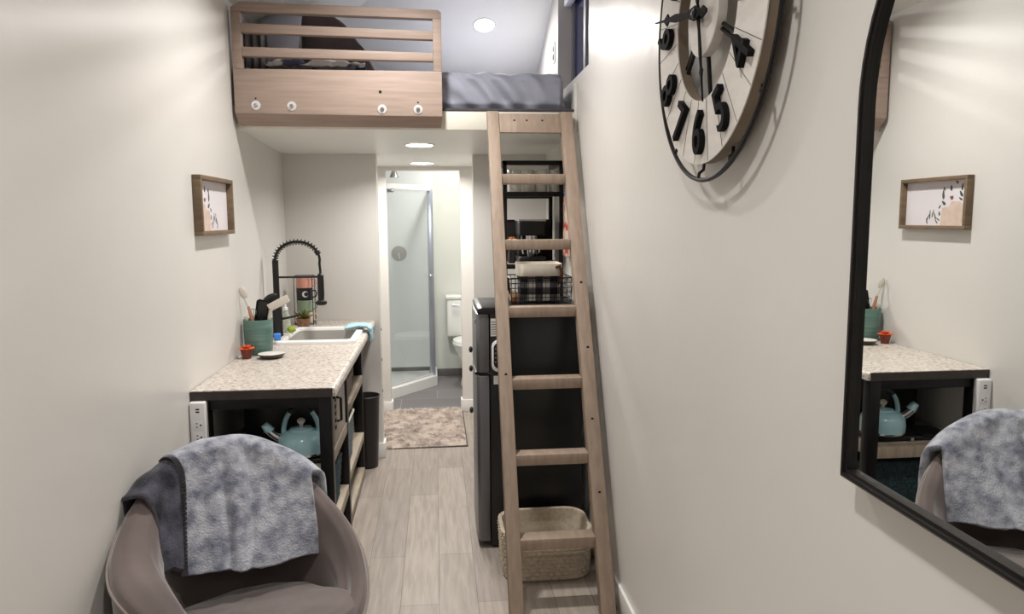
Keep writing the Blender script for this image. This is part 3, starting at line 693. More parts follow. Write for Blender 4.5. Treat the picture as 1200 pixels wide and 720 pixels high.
# ------------------------------------------------------------------ things on the counter
cx, cy = -.845, 3.60
t = thing('utensil_crock', 'teal ceramic crock holding cooking utensils', 'crock', (cx, cy, .901))
MB().lathe([(.050, .9), (.060, .904), (.064, .93), (.066, .99), (.068, 1.062), (.066, 1.066), (.061, 1.062), (.058, .93), (.03, .915)], (cx, cy, .001), 40).build('pot', 'crock', t)
def stick(name, m, pts, r, label, cat, head=None, hm=None):
    o = thing(name, label, cat, pts[0]); MB().tube(pts, r, 8).build('handle', m, o)
    if head: head(o, hm or m)
    return o
def bowl_head(c, rx, rz, tilt, flat=.35):
    def f(o, m):
        mb = MB(); mb.ball((0, 0, 0), rx, rx*flat, rz)
        bmesh.ops.transform(mb.bm, matrix=Matrix.Translation(c) @ Matrix.Rotation(tilt, 4, 'Y'), verts=mb.bm.verts[:]); mb.build('head', m, o)
    return f
stick('wooden_spoon', 'woodhandle', [(-.84, 3.575, .93), (-.868, 3.575, 1.08), (-.880, 3.575, 1.13)], [.008, .009, .006], 'wooden spoon with pale bowl and reddish handle leaning left in the teal crock', 'spoon',
      lambda o, m: (MB().tube([(-.880, 3.575, 1.13), (-.896, 3.575, 1.172)], .005, 8).build('neck', 'greyutensil', o), bowl_head((-.901, 3.575, 1.195), .017, .03, -.35)(o, m)), 'greyutensil')
stick('scraper', 'greyutensil', [(-.865, 3.60, .93), (-.89, 3.58, 1.065), (-.896, 3.575, 1.085)], [.007, .009, .008], 'short pale scraper handle at the left rim of the teal crock', 'utensil')
def slab(name, c, w, h, tk, tilt, m, bev=.012):
    def f(o, _m):
        mb = MB(); mb.box(-w/2, w/2, -tk/2, tk/2, -h/2, h/2, bev, 3)
        bmesh.ops.transform(mb.bm, matrix=Matrix.Translation(c) @ Matrix.Rotation(tilt, 4, 'Y'), verts=mb.bm.verts[:]); mb.build(name, m, o)
    return f
stick('black_turner', 'black', [(-.83, 3.62, .93), (-.832, 3.61, 1.07)], .009, 'broad black turner standing upright in the teal crock', 'utensil', slab('blade', (-.825, 3.61, 1.105), .060, .105, .009, .15, 'black'))
stick('black_ladle', 'black', [(-.815, 3.64, .93), (-.815, 3.64, 1.10), (-.81, 3.64, 1.13)], .008, 'black ladle with rounded head above the black turner in the teal crock', 'utensil', bowl_head((-.795, 3.64, 1.153), .024, .044, .95, .5))
stick('slotted_spatula', 'greyutensil', [(-.80, 3.59, .93), (-.788, 3.585, 1.08), (-.775, 3.58, 1.12)], .008, 'pale grey spatula leaning right out of the teal crock', 'utensil', slab('blade', (-.742, 3.58, 1.143), .036, .105, .006, 1.10, 'greyutensil', .0028))
o = thing('whisk', 'small steel whisk between the spoon and turner in the teal crock', 'whisk', (-.87, 3.61, .93))
MB().cyl((-.86, 3.61, .93), (-.868, 3.61, 1.07), .006, seg=10).build('handle', 'steel', o)
mb = MB()
for k in range(4):
    a = k*PI/4
    mb.tube([(-.868+.016*math.sin(PI*i/12)*math.cos(2*PI*0+a)*(1 if 1 else 0)*math.cos(0)*1.0*(1 if i <= 12 else -1), 3.61+.016*math.sin(PI*i/12)*math.sin(a), 1.07+.045*math.sin(PI*min(i, 12)/24)) for i in range(13)], .0016, 5)
mb.build('wires', 'steel', o)

def small_pot(name, label, c, r, h, potm, cat):
    o = thing(name, label, cat, c)
    MB().lathe([(r*.7, 0), (r*.74, .002), (r, h*.9), (r*1.04, h), (r*.9, h), (r*.86, h*.85), (r*.3, h*.84)], c, 28).build('pot', potm, o)
    return o
c = (-.872, 3.475, .901)
o = small_pot('artificial_succulent', 'tiny red pot with orange petals at the left wall before the teal crock', c, .026, .042, 'terracotta', 'plant')
def rosette(o, c, r, n, m, name, up=.5):
    for lay in range(3):
        for k in range(n-lay*2):
            a = 2*PI*k/(n-lay*2)+lay*.4; rr = r*(1-.28*lay); el = .25+up*lay
            mb = MB(); mb.ball((rr*.55, 0, 0), rr*.55, rr*.24, rr*.1, 8, 6)
            bmesh.ops.transform(mb.bm, matrix=Matrix.Translation((c[0], c[1], c[2]+.003*lay)) @ Matrix.Rotation(a, 4, 'Z') @ Matrix.Rotation(-el, 4, 'Y'), verts=mb.bm.verts[:]); mb.build(name, m, o)
rosette(o, (c[0], c[1], c[2]+.040), .036, 9, 'orange', 'petal')
c = (-.775, 4.40, .901)
o = small_pot('potted_succulent', 'green succulent in a brown woven pot before the mug rack', c, .040, .062, 'wickerpot', 'plant')
for k in range(26):
    a = 2.4*k; rr = .03+.03*((k*7) % 10)/10; el = .35+1.0*((k*3) % 7)/7
    mb = MB(); mb.ball((rr*.6, 0, 0), rr*.6, .008, .005, 8, 6)
    bmesh.ops.transform(mb.bm, matrix=Matrix.Translation((c[0], c[1], c[2]+.06)) @ Matrix.Rotation(a, 4, 'Z') @ Matrix.Rotation(-el, 4, 'Y'), verts=mb.bm.verts[:]); mb.build('leaf', 'leaf', o)
# spoon rest
c = (-.765, 3.475, .901)
sr = thing('spoon_rest', 'shallow dark rimmed white spoon rest dish before the teal crock', 'dish', c)
fnr = lambda a: 1+.16*math.exp(-((a-0.2+PI) % (2*PI)-PI)**2/.12)
MB().lathe([(.036, 0), (.044, .003), (.055, .018), (.057, .021)], c, 48, fn=fnr).build('dish_underside', 'dishdark', sr)
MB().lathe([(.0565, .0215), (.052, .017), (.040, .006), (.01, .005)], c, 48, fn=fnr).build('dish_inside', 'dish', sr)

# mugs in wire rack
mx_, my_ = -.797, 4.60
rk = thing('mug_rack', 'thin black wire rack holding a column of mugs in the counter corner', 'rack', (mx_, my_, .901))
mb = MB()
for dx, dy in ((-.054, -.044), (.054, -.044), (-.054, .044), (.054, .044)): mb.tube([(mx_+dx, my_+dy, .902), (mx_+dx, my_+dy, 1.196)], .0022, 6)
mb.build('upright_wires', 'blackmetal', rk)
for z in (1.195, .906):
    MB().tube([(mx_-.054, my_-.046, z), (mx_+.054, my_-.046, z), (mx_+.054, my_+.046, z), (mx_-.054, my_+.046, z)], .0022, 6, True).build('wire_loop', 'blackmetal', rk)
MB().tube([(mx_+.054, my_-.046, .93), (mx_+.066, my_-.045, .915), (mx_+.072, my_-.048, .903)], .002, 6).build('foot', 'blackmetal', rk)
for i, (m, lab) in enumerate((('mugcream', 'cream mug at the bottom of the mug rack behind the succulent'), ('muggreen', 'sage green mug second from the bottom of the mug rack'), ('mugnavy', 'black mug with a white moon in the mug rack'), ('mugpink', 'pink mug at the top of the mug rack'))):
    z = .910+i*.0705
    mg = thing('mug', lab, 'mug', (mx_, my_, z), 'mugs stacked in the wire rack')
    MB().lathe([(.042, 0), (.047, .004), (.0485, .066), (.046, .068), (.044, .062), (.042, .010), (.01, .009)], (mx_, my_, z), 32).build('cup', m, mg)
    MB().tube([(mx_+.046, my_-.005, z+.055), (mx_+.066, my_-.006, z+.054), (mx_+.074, my_-.006, z+.036), (mx_+.066, my_-.006, z+.018), (mx_+.046, my_-.005, z+.013)], .0042, 8).build('handle', m, mg)
    if m == 'mugnavy':
        mb = MB(); P_ = []
        def onmug(u, v):
            a = -PI/2+u/.0488; return (mx_+.0492*math.cos(a), my_+.0492*math.sin(a), z+.036+v)
        for i_ in range(17): t_ = lerp(.35, 2*PI-.35, i_/16); P_.append((.012+.019*math.cos(t_), .019*math.sin(t_)))
        for i_ in range(16, -1, -1): t_ = lerp(.35, 2*PI-.35, i_/16); P_.append((.018+.0135*math.cos(t_), .0135*math.sin(t_)))
        for k in range(16):
            q = [P_[k], P_[k+1], P_[33-k-1], P_[33-k]]; v = [mb.bm.verts.new(onmug(*p)) for p in q]; mb.bm.faces.new(v)
        mb.build('moon_print', 'moon', mg, label='white crescent moon print', solid=.0006)
# washing-up things
o = MB().box(-.835, -.80, 3.86, 3.90, .9195, .953, .006, 3, rot=((-.82, 3.88, .93), .2, 'Z')).build('sponge', 'sponge'); tag(o, 'small blue sponge at the left front corner of the sink', 'sponge')
mb = MB(); mb.ball((0, 0, 0), .023, .018, .018)
for v in mb.bm.verts: v.co *= 1+.18*nz3(v.co.x*120, v.co.y*120, v.co.z*120)
bmesh.ops.translate(mb.bm, verts=mb.bm.verts[:], vec=(-.793, 4.13, .937)); tag(mb.build('scrubber', 'scrub'), 'yellow green scrubber on the sink edge beside the faucet', 'scrubber')
o = thing('soap_bottle', 'clear soap bottle standing behind the black faucet', 'bottle', (-.85, 4.28, .901))
MB().lathe([(.022, 0), (.026, .004), (.026, .09), (.012, .115), (.011, .125)], (-.85, 4.28, .901), 24).build('body', 'soap', o)
MB().lathe([(.013, .125), (.013, .14), (.006, .142), (.005, .165)], (-.85, 4.28, .901), 16).build('pump', 'plastic', o)
# blue towel over the sink corner and counter edge
def towel(u, v):
    pth = [(-.515, .921), (-.46, .929), (-.42, .931), (-.392, .926), (-.378, .912), (-.375, .89), (-.375, .845)]
    k = v*6; i = min(int(k), 5); f = k-i
    x, z = lerp(pth[i][0], pth[i+1][0], f), lerp(pth[i][1], pth[i+1][1], f)
    y = lerp(4.20, 4.33, u)+.02*(1-v)*(u-.5)
    w_ = .006*math.sin(u*15+v*3)+.004*nz3(u*7, v*6, 0)
    return (x+(max(0, w_) if v > .6 else 0), y, z+(abs(w_)*1.3 if v <= .7 else 0))
tag(MB().grid(towel, 40, 40).build('dish_towel', 'towel', solid=.008, angle=80), 'light blue cloth draped over the far counter edge at the sink', 'towel')

# power strip clamped on the near left leg
ps = thing('power_strip', 'white power strip fixed upright to the near left leg of the counter', 'power strip', (-.892, 2.82, .62))
py = 2.8345
MB().box(-.921, -.862, py-.034, py, .57, .863, .007, 3).build('body', 'plastic', ps)
for z in (.836, .826): MB().box(-.897, -.884, py-.0346, py-.033, z-.0027, z+.0027).build('usb_port', 'hole', ps)
for z in (.776, .730, .684, .638):
    so = MB().box(-.909, -.873, py-.0355, py-.033, z-.018, z+.018, .001).build('socket', 'plastic', ps)
    mb = MB(); mb.box(-.898, -.892, py-.036, py-.0350, z+.005, z+.0085); mb.box(-.898, -.892, py-.036, py-.0350, z-.0085, z-.005); mb.cyl((-.881, py-.036, z), (-.881, py-.035, z), .0035, seg=10)
    mb.build('socket_slots', 'hole', so)

# hot plate, kettle, microwave, baskets on the shelves
hp = thing('hot_plate', 'flat black electric hot plate on the near shelf of the counter', 'hot plate', (-.63, 2.96, .581))
MB().box(-.84, -.462, 2.892, 3.055, .581, .602, .006, 3).build('body', 'black', hp)
for x in (-.74, -.548):
    MB().lathe([(.080, .602), (.082, .606), (.078, .609), (.02, .609)], (x, 2.957, 0), 36).build('burner', 'blackmetal', hp)
MB().lathe([(.008, 0), (.007, -.010)], (-.64, 2.892, .592), 16, axis=1).build('knob', 'chrome', hp)
kx, ky, kz = -.545, 2.955, .6095
KS = 1.27
ke = thing('kettle', 'light teal whistling kettle on the hot plate', 'kettle', (kx, ky, kz))
MB().lathe([(.064, 0), (.069, .004), (.070, .03), (.067, .055), (.056, .072), (.034, .081), (.02, .082)], (kx, ky, kz), 44).build('body', 'teal', ke)
MB().lathe([(.0705, .004), (.0712, .007), (.0705, .010)], (kx, ky, kz), 44).build('base_ring', 'chrome', ke)
ld_ = MB().lathe([(.034, .081), (.033, .086), (.01, .091)], (kx, ky, kz), 32).build('lid', 'teal', ke)
MB().lathe([(.006, .09), (.005, .098), (.011, .106), (.012, .114), (.006, .120)], (kx, ky, kz), 20).build('lid_knob', 'greyutensil', ld_, label='pale round lid knob')
MB().tube([(kx-.060, ky, kz+.048), (kx-.082, ky-.006, kz+.066), (kx-.098, ky-.012, kz+.086)], [.018, .016, .014], 14).build('spout', 'chrome', ke, label='steel spout')
MB().tube([(kx-.090, ky-.010, kz+.083), (kx-.100, ky-.012, kz+.102), (kx-.094, ky-.012, kz+.110)], [.016, .014, .006], 12).build('whistle_cap', 'teal', ke)
hd = [(kx+.052*math.cos(PI*i/24), ky, kz+.070+.090*math.sin(PI*i/24)) for i in range(25)]
MB().tube(hd[:8], .0075, 10).build('handle_arm', 'teal', ke); MB().tube(hd[17:], .0075, 10).build('handle_arm', 'teal', ke)
MB().tube(hd[7:18], .0095, 10).build('handle_grip', 'black', ke, label='black handle grip')
for o_ in [ke]:
    o_.scale = (1.33, 1.33, 1.17)

mw = thing('microwave', 'black sided microwave with silver front on the counter shelf facing the aisle', 'microwave', (-.62, 3.26, .581))
MB().box(-.80, -.452, 3.10, 3.475, .584, .832, .004).build('case', 'rattan', mw)
MB().box(-.452, -.436, 3.105, 3.47, .588, .828, .003).build('door_front', 'toasterface', mw, label='silver front panel')
for k in range(5): MB().box(-.436, -.432, 3.125, 3.150, .65+.03*k, .665+.03*k, .001).build('button', 'black', mw)
MB().tube([(-.436, 3.19, .67), (-.418, 3.19, .675), (-.418, 3.19, .77), (-.436, 3.19, .775)], .006, 8).build('door_handle', 'black', mw)

def weave_basket(name, label, x0, x1, y0, y1, z0, z1, m, n=13, amp=.004, rim=None, taper=.02, r=.03, cat='basket'):
    o = thing(name, label, cat, ((x0+x1)/2, (y0+y1)/2, z0)); mb = MB(); rows = n*5
    base_ = rrect(x0, x1, y0, y1, r, 8); cxx, cyy = (x0+x1)/2, (y0+y1)/2
    dense = []
    for i in range(len(base_)):
        p, q = Vector(base_[i]), Vector(base_[(i+1) % len(base_)]); k = max(1, int((q-p).length/.008))
        for j in range(k): dense.append(p.lerp(q, j/k))
    acc = [0]
    for i in range(len(dense)): acc.append(acc[-1]+(dense[(i+1) % len(dense)]-dense[i]).length)
    rings = []
    for j in range(rows+1):
        t = j/rows; z = lerp(z0, z1, t); ring = []
        s_ = 1-taper*(1-t)*4
        for i, p in enumerate(dense):
            k = 1+amp*(abs(math.sin(t*n*PI)))*(.6+.6*math.sin(acc[i]/.016*PI+PI*int(t*n)))/max(.1, (p-Vector((cxx, cyy))).length)
            ring.append((cxx+(p.x-cxx)*s_*k, cyy+(p.y-cyy)*s_*k, z))
        rings.append(ring)
    inn = [[(cxx+(p.x-cxx)*.95*q, cyy+(p.y-cyy)*.93*q, z) for p in dense] for z, q in ((z1+.002, 1.0), (lerp(z0, z1, .5), .94), (z0+.012, .88))]
    loft_rings(mb, rings+inn); mb.build('woven_body', m, o, angle=60)
    if rim: MB().tube([(p.x, p.y, z1) for p in dense], .007, 6, True).build('rim', rim, o)
    return o
weave_basket('storage_basket', 'dark teal woven basket on the lower shelf of the near counter bay', -.80, -.446, 2.95, 3.40, .276, .47, 'tealweave')
weave_basket('storage_basket', 'grey blue woven basket with pale rim on the lower shelf of the far counter bay', -.78, -.456, 3.62, 4.00, .276, .515, 'greyweave', rim='cream')
o = thing('storage_box', 'brown lidded box on the upper shelf of the far counter bay', 'box', (-.6, 3.8, .621))
MB().box(-.76, -.462, 3.66, 3.98, .621, .70, .004).build('body', 'boxbrown', o); MB().box(-.764, -.458, 3.656, 3.984, .70, .725, .004).build('lid', 'boxbrown', o)
# bin
bx, by = -.447, 4.57
o = thing('trash_bin', 'slim black waste bin on the floor at the end of the counter', 'bin', (bx, by, 0))
# ------------------------------------------------------------------ (bin body)
MB().lathe([(.062, .002), (.066, .006), (.084, .44), (.088, .452), (.084, .455), (.080, .448), (.062, .02), (.02, .018)], (bx, by, 0), 40).build('bin_body', 'bin', o)

# ------------------------------------------------------------------ fridge
fg = thing('refrigerator', 'black compact two door refrigerator with grey doors behind the ladder', 'refrigerator', (.42, 3.52, 0))
X0, X1, Y0, Y1, ZT = .172, .662, 3.318, 3.735, 1.137
MB().box(.236, X1, Y0, Y1, .012, ZT-.028, .004).build('case', 'fridgeblack', fg)
MB().prism([(X0+.01, ZT-.03), (X1, ZT-.03), (X1, ZT), (X0+.03, ZT), (X0+.008, ZT-.008)], 1, Y0-.004, Y1+.003, .004).build('top_panel', 'fridgeblack', fg)
def fdoor(z0, z1, name):
    pts = [(.232, Y0+.001), (.232, Y1-.001), (X0+.016, Y1-.001), (X0+.004, Y1-.02), (X0, (Y0+Y1)/2), (X0+.004, Y0+.02), (X0+.016, Y0+.001)]
    d = MB().prism(pts, 2, z0, z1, .003).build(name, 'fridgedoor', fg, label='grey metallic door'); return d
d1 = fdoor(.838, ZT-.032, 'freezer_door'); d2 = fdoor(.035, .822, 'lower_door')
MB().prism([(X0-.004, Y0+.03), (X0+.058, Y0-.002), (X0+.066, Y0-.006), (X0+.066, Y0+.05), (X0+.01, Y1-.05)], 2, .824, .836, .002).build('handle_strip', 'black', fg, label='black grip strip between the doors')
MB().box(X0-.003, X0, 3.36, 3.40, 1.06, 1.075).build('badge', 'steel', d1)
mb = MB(); mb.box(.24, .29, Y0-.0015, Y0, 1.005, 1.085); mb.build('paper_label', 'sticker', fg, label='white paper label')
for k in range(6): MB().box(.243, .286-.006*(k % 3), Y0-.0019, Y0-.0014, 1.013+.011*k, 1.016+.011*k).build('label_line', 'dishdark', fg)
MB().box(.252, .29, Y0-.0015, Y0, .783, .822).build('paper_label', 'sticker', fg, label='small white paper label')
hgr = thing('control_plate', 'black rounded plate with white border on the refrigerator side behind the ladder', 'plate', (.27, Y0, .845))
mb = MB(); mb.prism(rrect(.243, .315, .842, .988, .03, 6), 1, Y0-.012, Y0-.0005, .003); mb.build('border', 'plastic', hgr)
mb = MB(); mb.prism(rrect(.252, .306, .858, .976, .024, 6), 1, Y0-.0145, Y0-.012, .001); ip = mb.build('inner_panel', 'black', hgr)
for k in range(4): MB().box(.258, .264, Y0-.0155, Y0-.0143, .885+.02*k, .892+.02*k).build('key', 'steel', ip)
for x, y in ((.26, 3.35), (.63, 3.35), (.26, 3.70), (.63, 3.70)): MB().cyl((x, y, 0.001), (x, y, .013), .015, seg=14).build('foot', 'black', fg)

# wire basket with packets on the fridge top
bx0, bx1, by0, by1, bz = .338, .640, 3.43, 3.675, ZT+.001
wb = thing('wire_basket', 'black wire basket on top of the refrigerator behind the ladder', 'basket', (.49, 3.55, bz))
mb = MB()
def loop(z, e): return [(p[0], p[1], z) for p in rrect(bx0-e, bx1+e, by0-e, by1+e, .02, 3)]
for i in range(6): mb.tube(loop(bz+.003+.023*i, -.012+.002*i), .0016 if i < 5 else .003, 5, True)
for i in range(15):
    x = lerp(bx0+.01, bx1-.01, i/14)
    mb.tube([(x, by0-.001, bz+.118), (x, by0+.011, bz+.003), (x, by1-.011, bz+.003), (x, by1+.001, bz+.118)], .0014, 5)
for i in range(9):
    y = lerp(by0+.015, by1-.015, i/8)
    mb.tube([(bx0-.001, y, bz+.118), (bx0+.011, y, bz+.003)], .0014, 5); mb.tube([(bx1+.001, y, bz+.118), (bx1-.011, y, bz+.003)], .0014, 5)
mb.build('wire_mesh', 'blackmetal', wb)
pb = thing('fabric_basket', 'black and white checked fabric bin with cream cuff inside the wire basket', 'basket', (.50, 3.56, bz+.008))
def fb(x0, x1, y0, y1, z0, z1, m, name, par, tp=.94):
    cxx, cyy = (x0+x1)/2, (y0+y1)/2; P0 = rrect(x0, x1, y0, y1, .03, 5); rings = []
    for j in range(8):
        t_ = j/7; s_ = lerp(tp, 1, t_); rings.append([(cxx+(p[0]-cxx)*s_*(1+.012*nz3(p[0]*20, p[1]*20, t_*3)), cyy+(p[1]-cyy)*s_, lerp(z0, z1, t_)+.004*nz3(p[0]*18, p[1]*18, 3)*t_) for p in P0])
    for s_, zz in ((.95, z1-.001), (.90, z0+.01)): rings.append([(cxx+(p[0]-cxx)*s_, cyy+(p[1]-cyy)*s_, zz) for p in P0])
    return loft_rings(MB(), rings).build(name, m, par, angle=50)
fb(.392, .590, 3.465, 3.645, bz+.008, bz+.155, 'plaid', 'checked_body', pb)
fb(.386, .596, 3.459, 3.651, bz+.125, bz+.183, 'cream', 'cuff', pb, 1.0)
MB().tube([(.560, 3.456, bz+.165), (.576, 3.447, bz+.172), (.588, 3.449, bz+.145), (.582, 3.453, bz+.105), (.570, 3.458, bz+.085)], [.006, .008, .009, .008, .005], 8).build('leather_handle', 'leather', pb)
for k, (x, y, z, a) in enumerate(((.362, 3.47, .012, .2), (.365, 3.52, .012, -.3), (.36, 3.57, .012, .1))):
    mb = MB(); mb.box(x-.018, x+.018, y-.016, y+.016, bz+z-.004, bz+z+.035, .006, 3, rot=((x, y, bz+z), a, 'Z')); tag(mb.build('snack_packet', 'packet'), 'small orange and cream snack packets lying in the wire basket left of the checked bin', 'packet', 'snack packets in the wire basket')

# ------------------------------------------------------------------ rack behind the fridge
rx0, rx1, ry0, ry1, rz = .362, .690, 4.0, 4.40, 1.84
rk2 = thing('shelf_rack', 'tall black metal rack with wooden shelves standing behind the refrigerator', 'shelf rack', (.525, 4.2, 0))
for x in (rx0, rx1-.022):
    for y in (ry0, ry1-.022): MB().box(x, x+.022, y, y+.022, 0.001, rz, .002).build('post', 'blackmetal', rk2)
mb = MB(); mb.box(rx0, rx1, ry0, ry0+.022, rz-.024, rz, .002); mb.box(rx0, rx0+.022, ry0, ry1, rz-.024, rz, .002); mb.box(rx1-.022, rx1, ry0, ry1, rz-.024, rz, .002)
mb.build('top_frame', 'blackmetal', rk2)
for z in (1.675, 1.288, .90, .45):
    s_ = MB().box(rx0+.004, rx1-.004, ry0+.01, ry1-.01, z-.016, z, .001).build('shelf', 'shelfwood', rk2)
    
    for yb in (ry0, ry1-.012): MB().box(rx0+.02, rx1-.02, yb, yb+.012, z-.026, z, .001).build('shelf_bar', 'blackmetal', s_)
# tumblers
g0 = thing('drinking_glass', 'clear drinking glass in the row on the top shelf of the black rack', 'glass', (0, 0, 0), 'clear glasses on the top shelf of the rack')
MB().lathe([(.029, 0), (.031, .003), (.036, .118), (.035, .120), (.0335, .118), (.0285, .010), (.01, .008)], (0, 0, 0), 28).build('tumbler', 'glass', g0)
for i, (x, y) in enumerate(((.425, 4.065), (.503, 4.07), (.580, 4.065), (.654, 4.07), (.46, 4.17), (.545, 4.18))):
    g = g0 if i == 0 else copy_tree(g0); g.location = (x, y, 1.676)
# coffee machine
cm = thing('coffee_machine', 'black coffee machine with silver trim on the middle shelf of the rack', 'coffee machine', (.55, 4.13, 1.289))
zc = 1.289
MB().box(.455, .600, 4.03, 4.27, zc, zc+.035, .006, 3).build('base_tray', 'black', cm)
MB().box(.462, .594, 4.16, 4.27, zc+.035, zc+.15, .006, 3).build('back_column', 'black', cm)
MB().box(.455, .600, 4.05, 4.27, zc+.15, zc+.232, .010, 3).build('head', 'black', cm)
MB().box(.452, .603, 4.05, 4.272, zc+.228, zc+.238, .004).build('top_trim', 'steel', cm, label='silver top trim')
MB().lathe([(.032, zc+.15), (.032, zc+.13), (.026, zc+.125)], (.528, 4.10, 0), 24).build('brew_group', 'chrome', cm)
MB().tube([(.528, 4.09, zc+.128), (.528, 4.04, zc+.122), (.528, 4.0, zc+.118)], [.010, .010, .012], 10).build('portafilter', 'black', cm)
MB().tube([(.475, 4.10, zc+.15), (.472, 4.08, zc+.09), (.478, 4.06, zc+.05)], .005, 8).build('steam_wand', 'chrome', cm)
cj = thing('steel_cup', 'small steel cup under the coffee machine spout', 'cup', (.528, 4.09, zc+.036))
MB().lathe([(.024, 0), (.026, .003), (.027, .06), (.025, .061), (.023, .012), (.01, .011)], (.528, 4.09, zc+.036), 24).build('cup_body', 'chrome', cj)
MB().tube([(.554, 4.09, zc+.088), (.571, 4.09, zc+.08), (.569, 4.09, zc+.058), (.554, 4.09, zc+.05)], .004, 8).build('cup_handle', 'chrome', cj)
mo = thing('toaster_oven', 'black boxy appliance at the back of the middle rack shelf behind the coffee machine', 'oven', (.52, 4.33, 1.289))
MB().box(.387, .664, 4.285, 4.376, zc, zc+.238, .006, 3).build('case', 'rattan', mo); MB().box(.40, .65, 4.280, 4.285, zc+.02, zc+.22, .002).build('door', 'black', mo)
o = thing('dried_flowers', 'small orange blossom sprig left of the coffee machine', 'flower', (.415, 4.08, zc))
MB().lathe([(.018, 0), (.022, .004), (.02, .05), (.012, .085), (.013, .10)], (.415, 4.08, zc), 20).build('bud_vase', 'mugnavy', o)
rosette(o, (.415, 4.08, zc+.125), .030, 7, 'packet', 'petal'); MB().tube([(.415, 4.08, zc+.05), (.415, 4.08, zc+.125)], .0025, 6).build('stem', 'leaf', o)
# colourful packet hung on the wall beside the rack
o = thing('snack_bag', 'tall narrow colourful packet hanging on the right wall beside the rack', 'packet', (.69, 3.86, 1.32))
mb = MB(); mb.box(R-.032, R-.002, 3.81, 3.91, 1.33, 1.655, .010, 3); mb.build('packet_body', 'snack', o); MB().box(R-.030, R-.004, 3.815, 3.905, 1.655, 1.675, .002).build('seal', 'sponge', o, label='blue sealed end')

# woven basket on the floor
weave_basket('woven_basket', 'beige woven storage basket on the floor under the ladder', .262, .645, 2.965, 3.262, .002, .205, 'basket', 11, .011, 'basket', .014, .085)
tag(MB().grid(lambda u, v: (.29+.33*u, 3.0+.22*v, .085+.05*nz3(u*3, v*3, 1)+.012*nz3(u*9, v*9, 4)), 40, 30).build('folded_cloth', 'cream', solid=.01, angle=80), 'beige cloth lying inside the woven floor basket', 'cloth')

# ------------------------------------------------------------------ rug, bathroom
def rugf(u, v):
    x = lerp(-.435, .19, u); y = lerp(4.90, 5.90, v)
    ed = min(1, min(u, 1-u)*24, min(v, 1-v)*40)
    z = .005+ed*(.016+.014*nz3(x*48, y*48, 0)+.010*nz3(x*110, y*110, 4))
    return (x+.03*(.5-v)*0+.006*nz3(x*60, y*60, 9), y+.018*(u-.5)+.006*nz3(x*60, y*60, 2), z)
M['rug'] = mat('shag_rug', srgb(190, 176, 164), 0.95, col2=srgb(132, 118, 110), scale=13, detail=8, ramp=(.36, .62), sheen=.3)
rg = thing('bath_rug', 'beige shaggy rug on the floor before the bathroom doorway', 'rug', (-.12, 5.4, .001))
MB().grid(rugf, 150, 220).build('pile', 'rug', rg, angle=80)
MB().box(-.44, .195, 4.895, 5.905, .001, .007, .002).build('backing', 'dishdark', rg)

# shower
A_ = Vector((-.384, 6.31)); B_ = Vector((-.006, 6.79)); dirv = (B_-A_).normalized(); nor = Vector((dirv.y, -dirv.x))
sh = thing('shower_enclosure', 'corner shower with angled glass door, white base and silver posts', 'shower', (-.5, 6.75, 0))
def inset(d): # corner outline: left wall, angled front, right return
    a = A_-nor*d*1.0; b = B_-nor*d
    return [(L+.003, A_.y+d*.9), (a.x-d*.3, A_.y+d*.9), (B_.x-d*.9, b.y+d*.35), (B_.x-d*.9, YB1-.003), (L+.003, YB1-.003)]
mb = MB(); loft_rings(mb, [[(p[0], p[1], z) for p in inset(d)] for d, z in ((0, .003), (.0, .088), (.006, .096), (.07, .096), (.085, .06))]); mb.build('shower_base', 'porcelain', sh)
def seg(p, q, z0, z1, th):
    d = (Vector(q)-Vector(p)).normalized(); n_ = Vector((d.y, -d.x))*th/2; P_ = [Vector(p)+n_, Vector(q)+n_, Vector(q)-n_, Vector(p)-n_]
    return MB().prism([(v.x, v.y) for v in P_], 2, z0, z1)
ai, bi = A_-nor*.035, B_-nor*.035+Vector((-.012, 0))
seg(ai, bi, .10, 1.80, .006).build('glass_door', 'showerglass', sh, label='clear angled glass door')
seg(bi, (bi.x, YB1-.002), .10, 1.80, .006).build('side_glass', 'showerglass', sh)
seg((L+.002, ai.y), ai, .10, 1.80, .006).build('side_glass', 'showerglass', sh)
seg(ai, bi, 1.785, 1.83, .03).build('top_rail', 'washer', sh); seg(bi, (bi.x, YB1-.002), 1.785, 1.83, .03).build('top_rail', 'washer', sh); seg((L+.002, ai.y), ai, 1.785, 1.83, .03).build('top_rail', 'washer', sh)
MB().box(bi.x-.026, bi.x+.024, bi.y-.018, bi.y+.016, .096, 1.80, .004).build('corner_post', 'silverpost', sh, label='silver corner post')
MB().box(ai.x-.014, ai.x+.014, ai.y-.014, ai.y+.014, .096, 1.80, .004).build('corner_post', 'silverpost', sh)
MB().box(ai.x+.0, ai.x+.07, ai.y-.02, ai.y+.03, 1.755, 1.785, .003).build('hinge_block', 'silverpost', sh)
seg(ai, bi, .096, .112, .022).build('door_sweep', 'washer', sh)
hk = bi+(ai-bi)*.08+nor*.03
MB().ball((hk.x, hk.y, 1.02), .017).build('door_knob', 'chrome', sh)
mb = MB(); mb.box(L+.001, -.02, YB1-.006, YB1-.001, .1, 2.0); mb.box(L+.001, L+.006, A_.y+.05, YB1-.006, .1, 2.0); mb.build('shower_liner', 'showerwall', sh)
vlv = thing('shower_valve', 'round steel shower valve with lever on the shower wall', 'valve', (-.35, YB1-.006, 1.205))
MB().lathe([(.072, -.0005), (.072, -.006), (.065, -.012), (.02, -.014)], (-.35, YB1-.006, 1.205), 40, axis=1).build('escutcheon', 'valvemetal', vlv)
MB().tube([(-.35, YB1-.018, 1.215), (-.35, YB1-.05, 1.212), (-.345, YB1-.06, 1.15)], [.016, .015, .008], 12).build('lever', 'chrome', vlv)
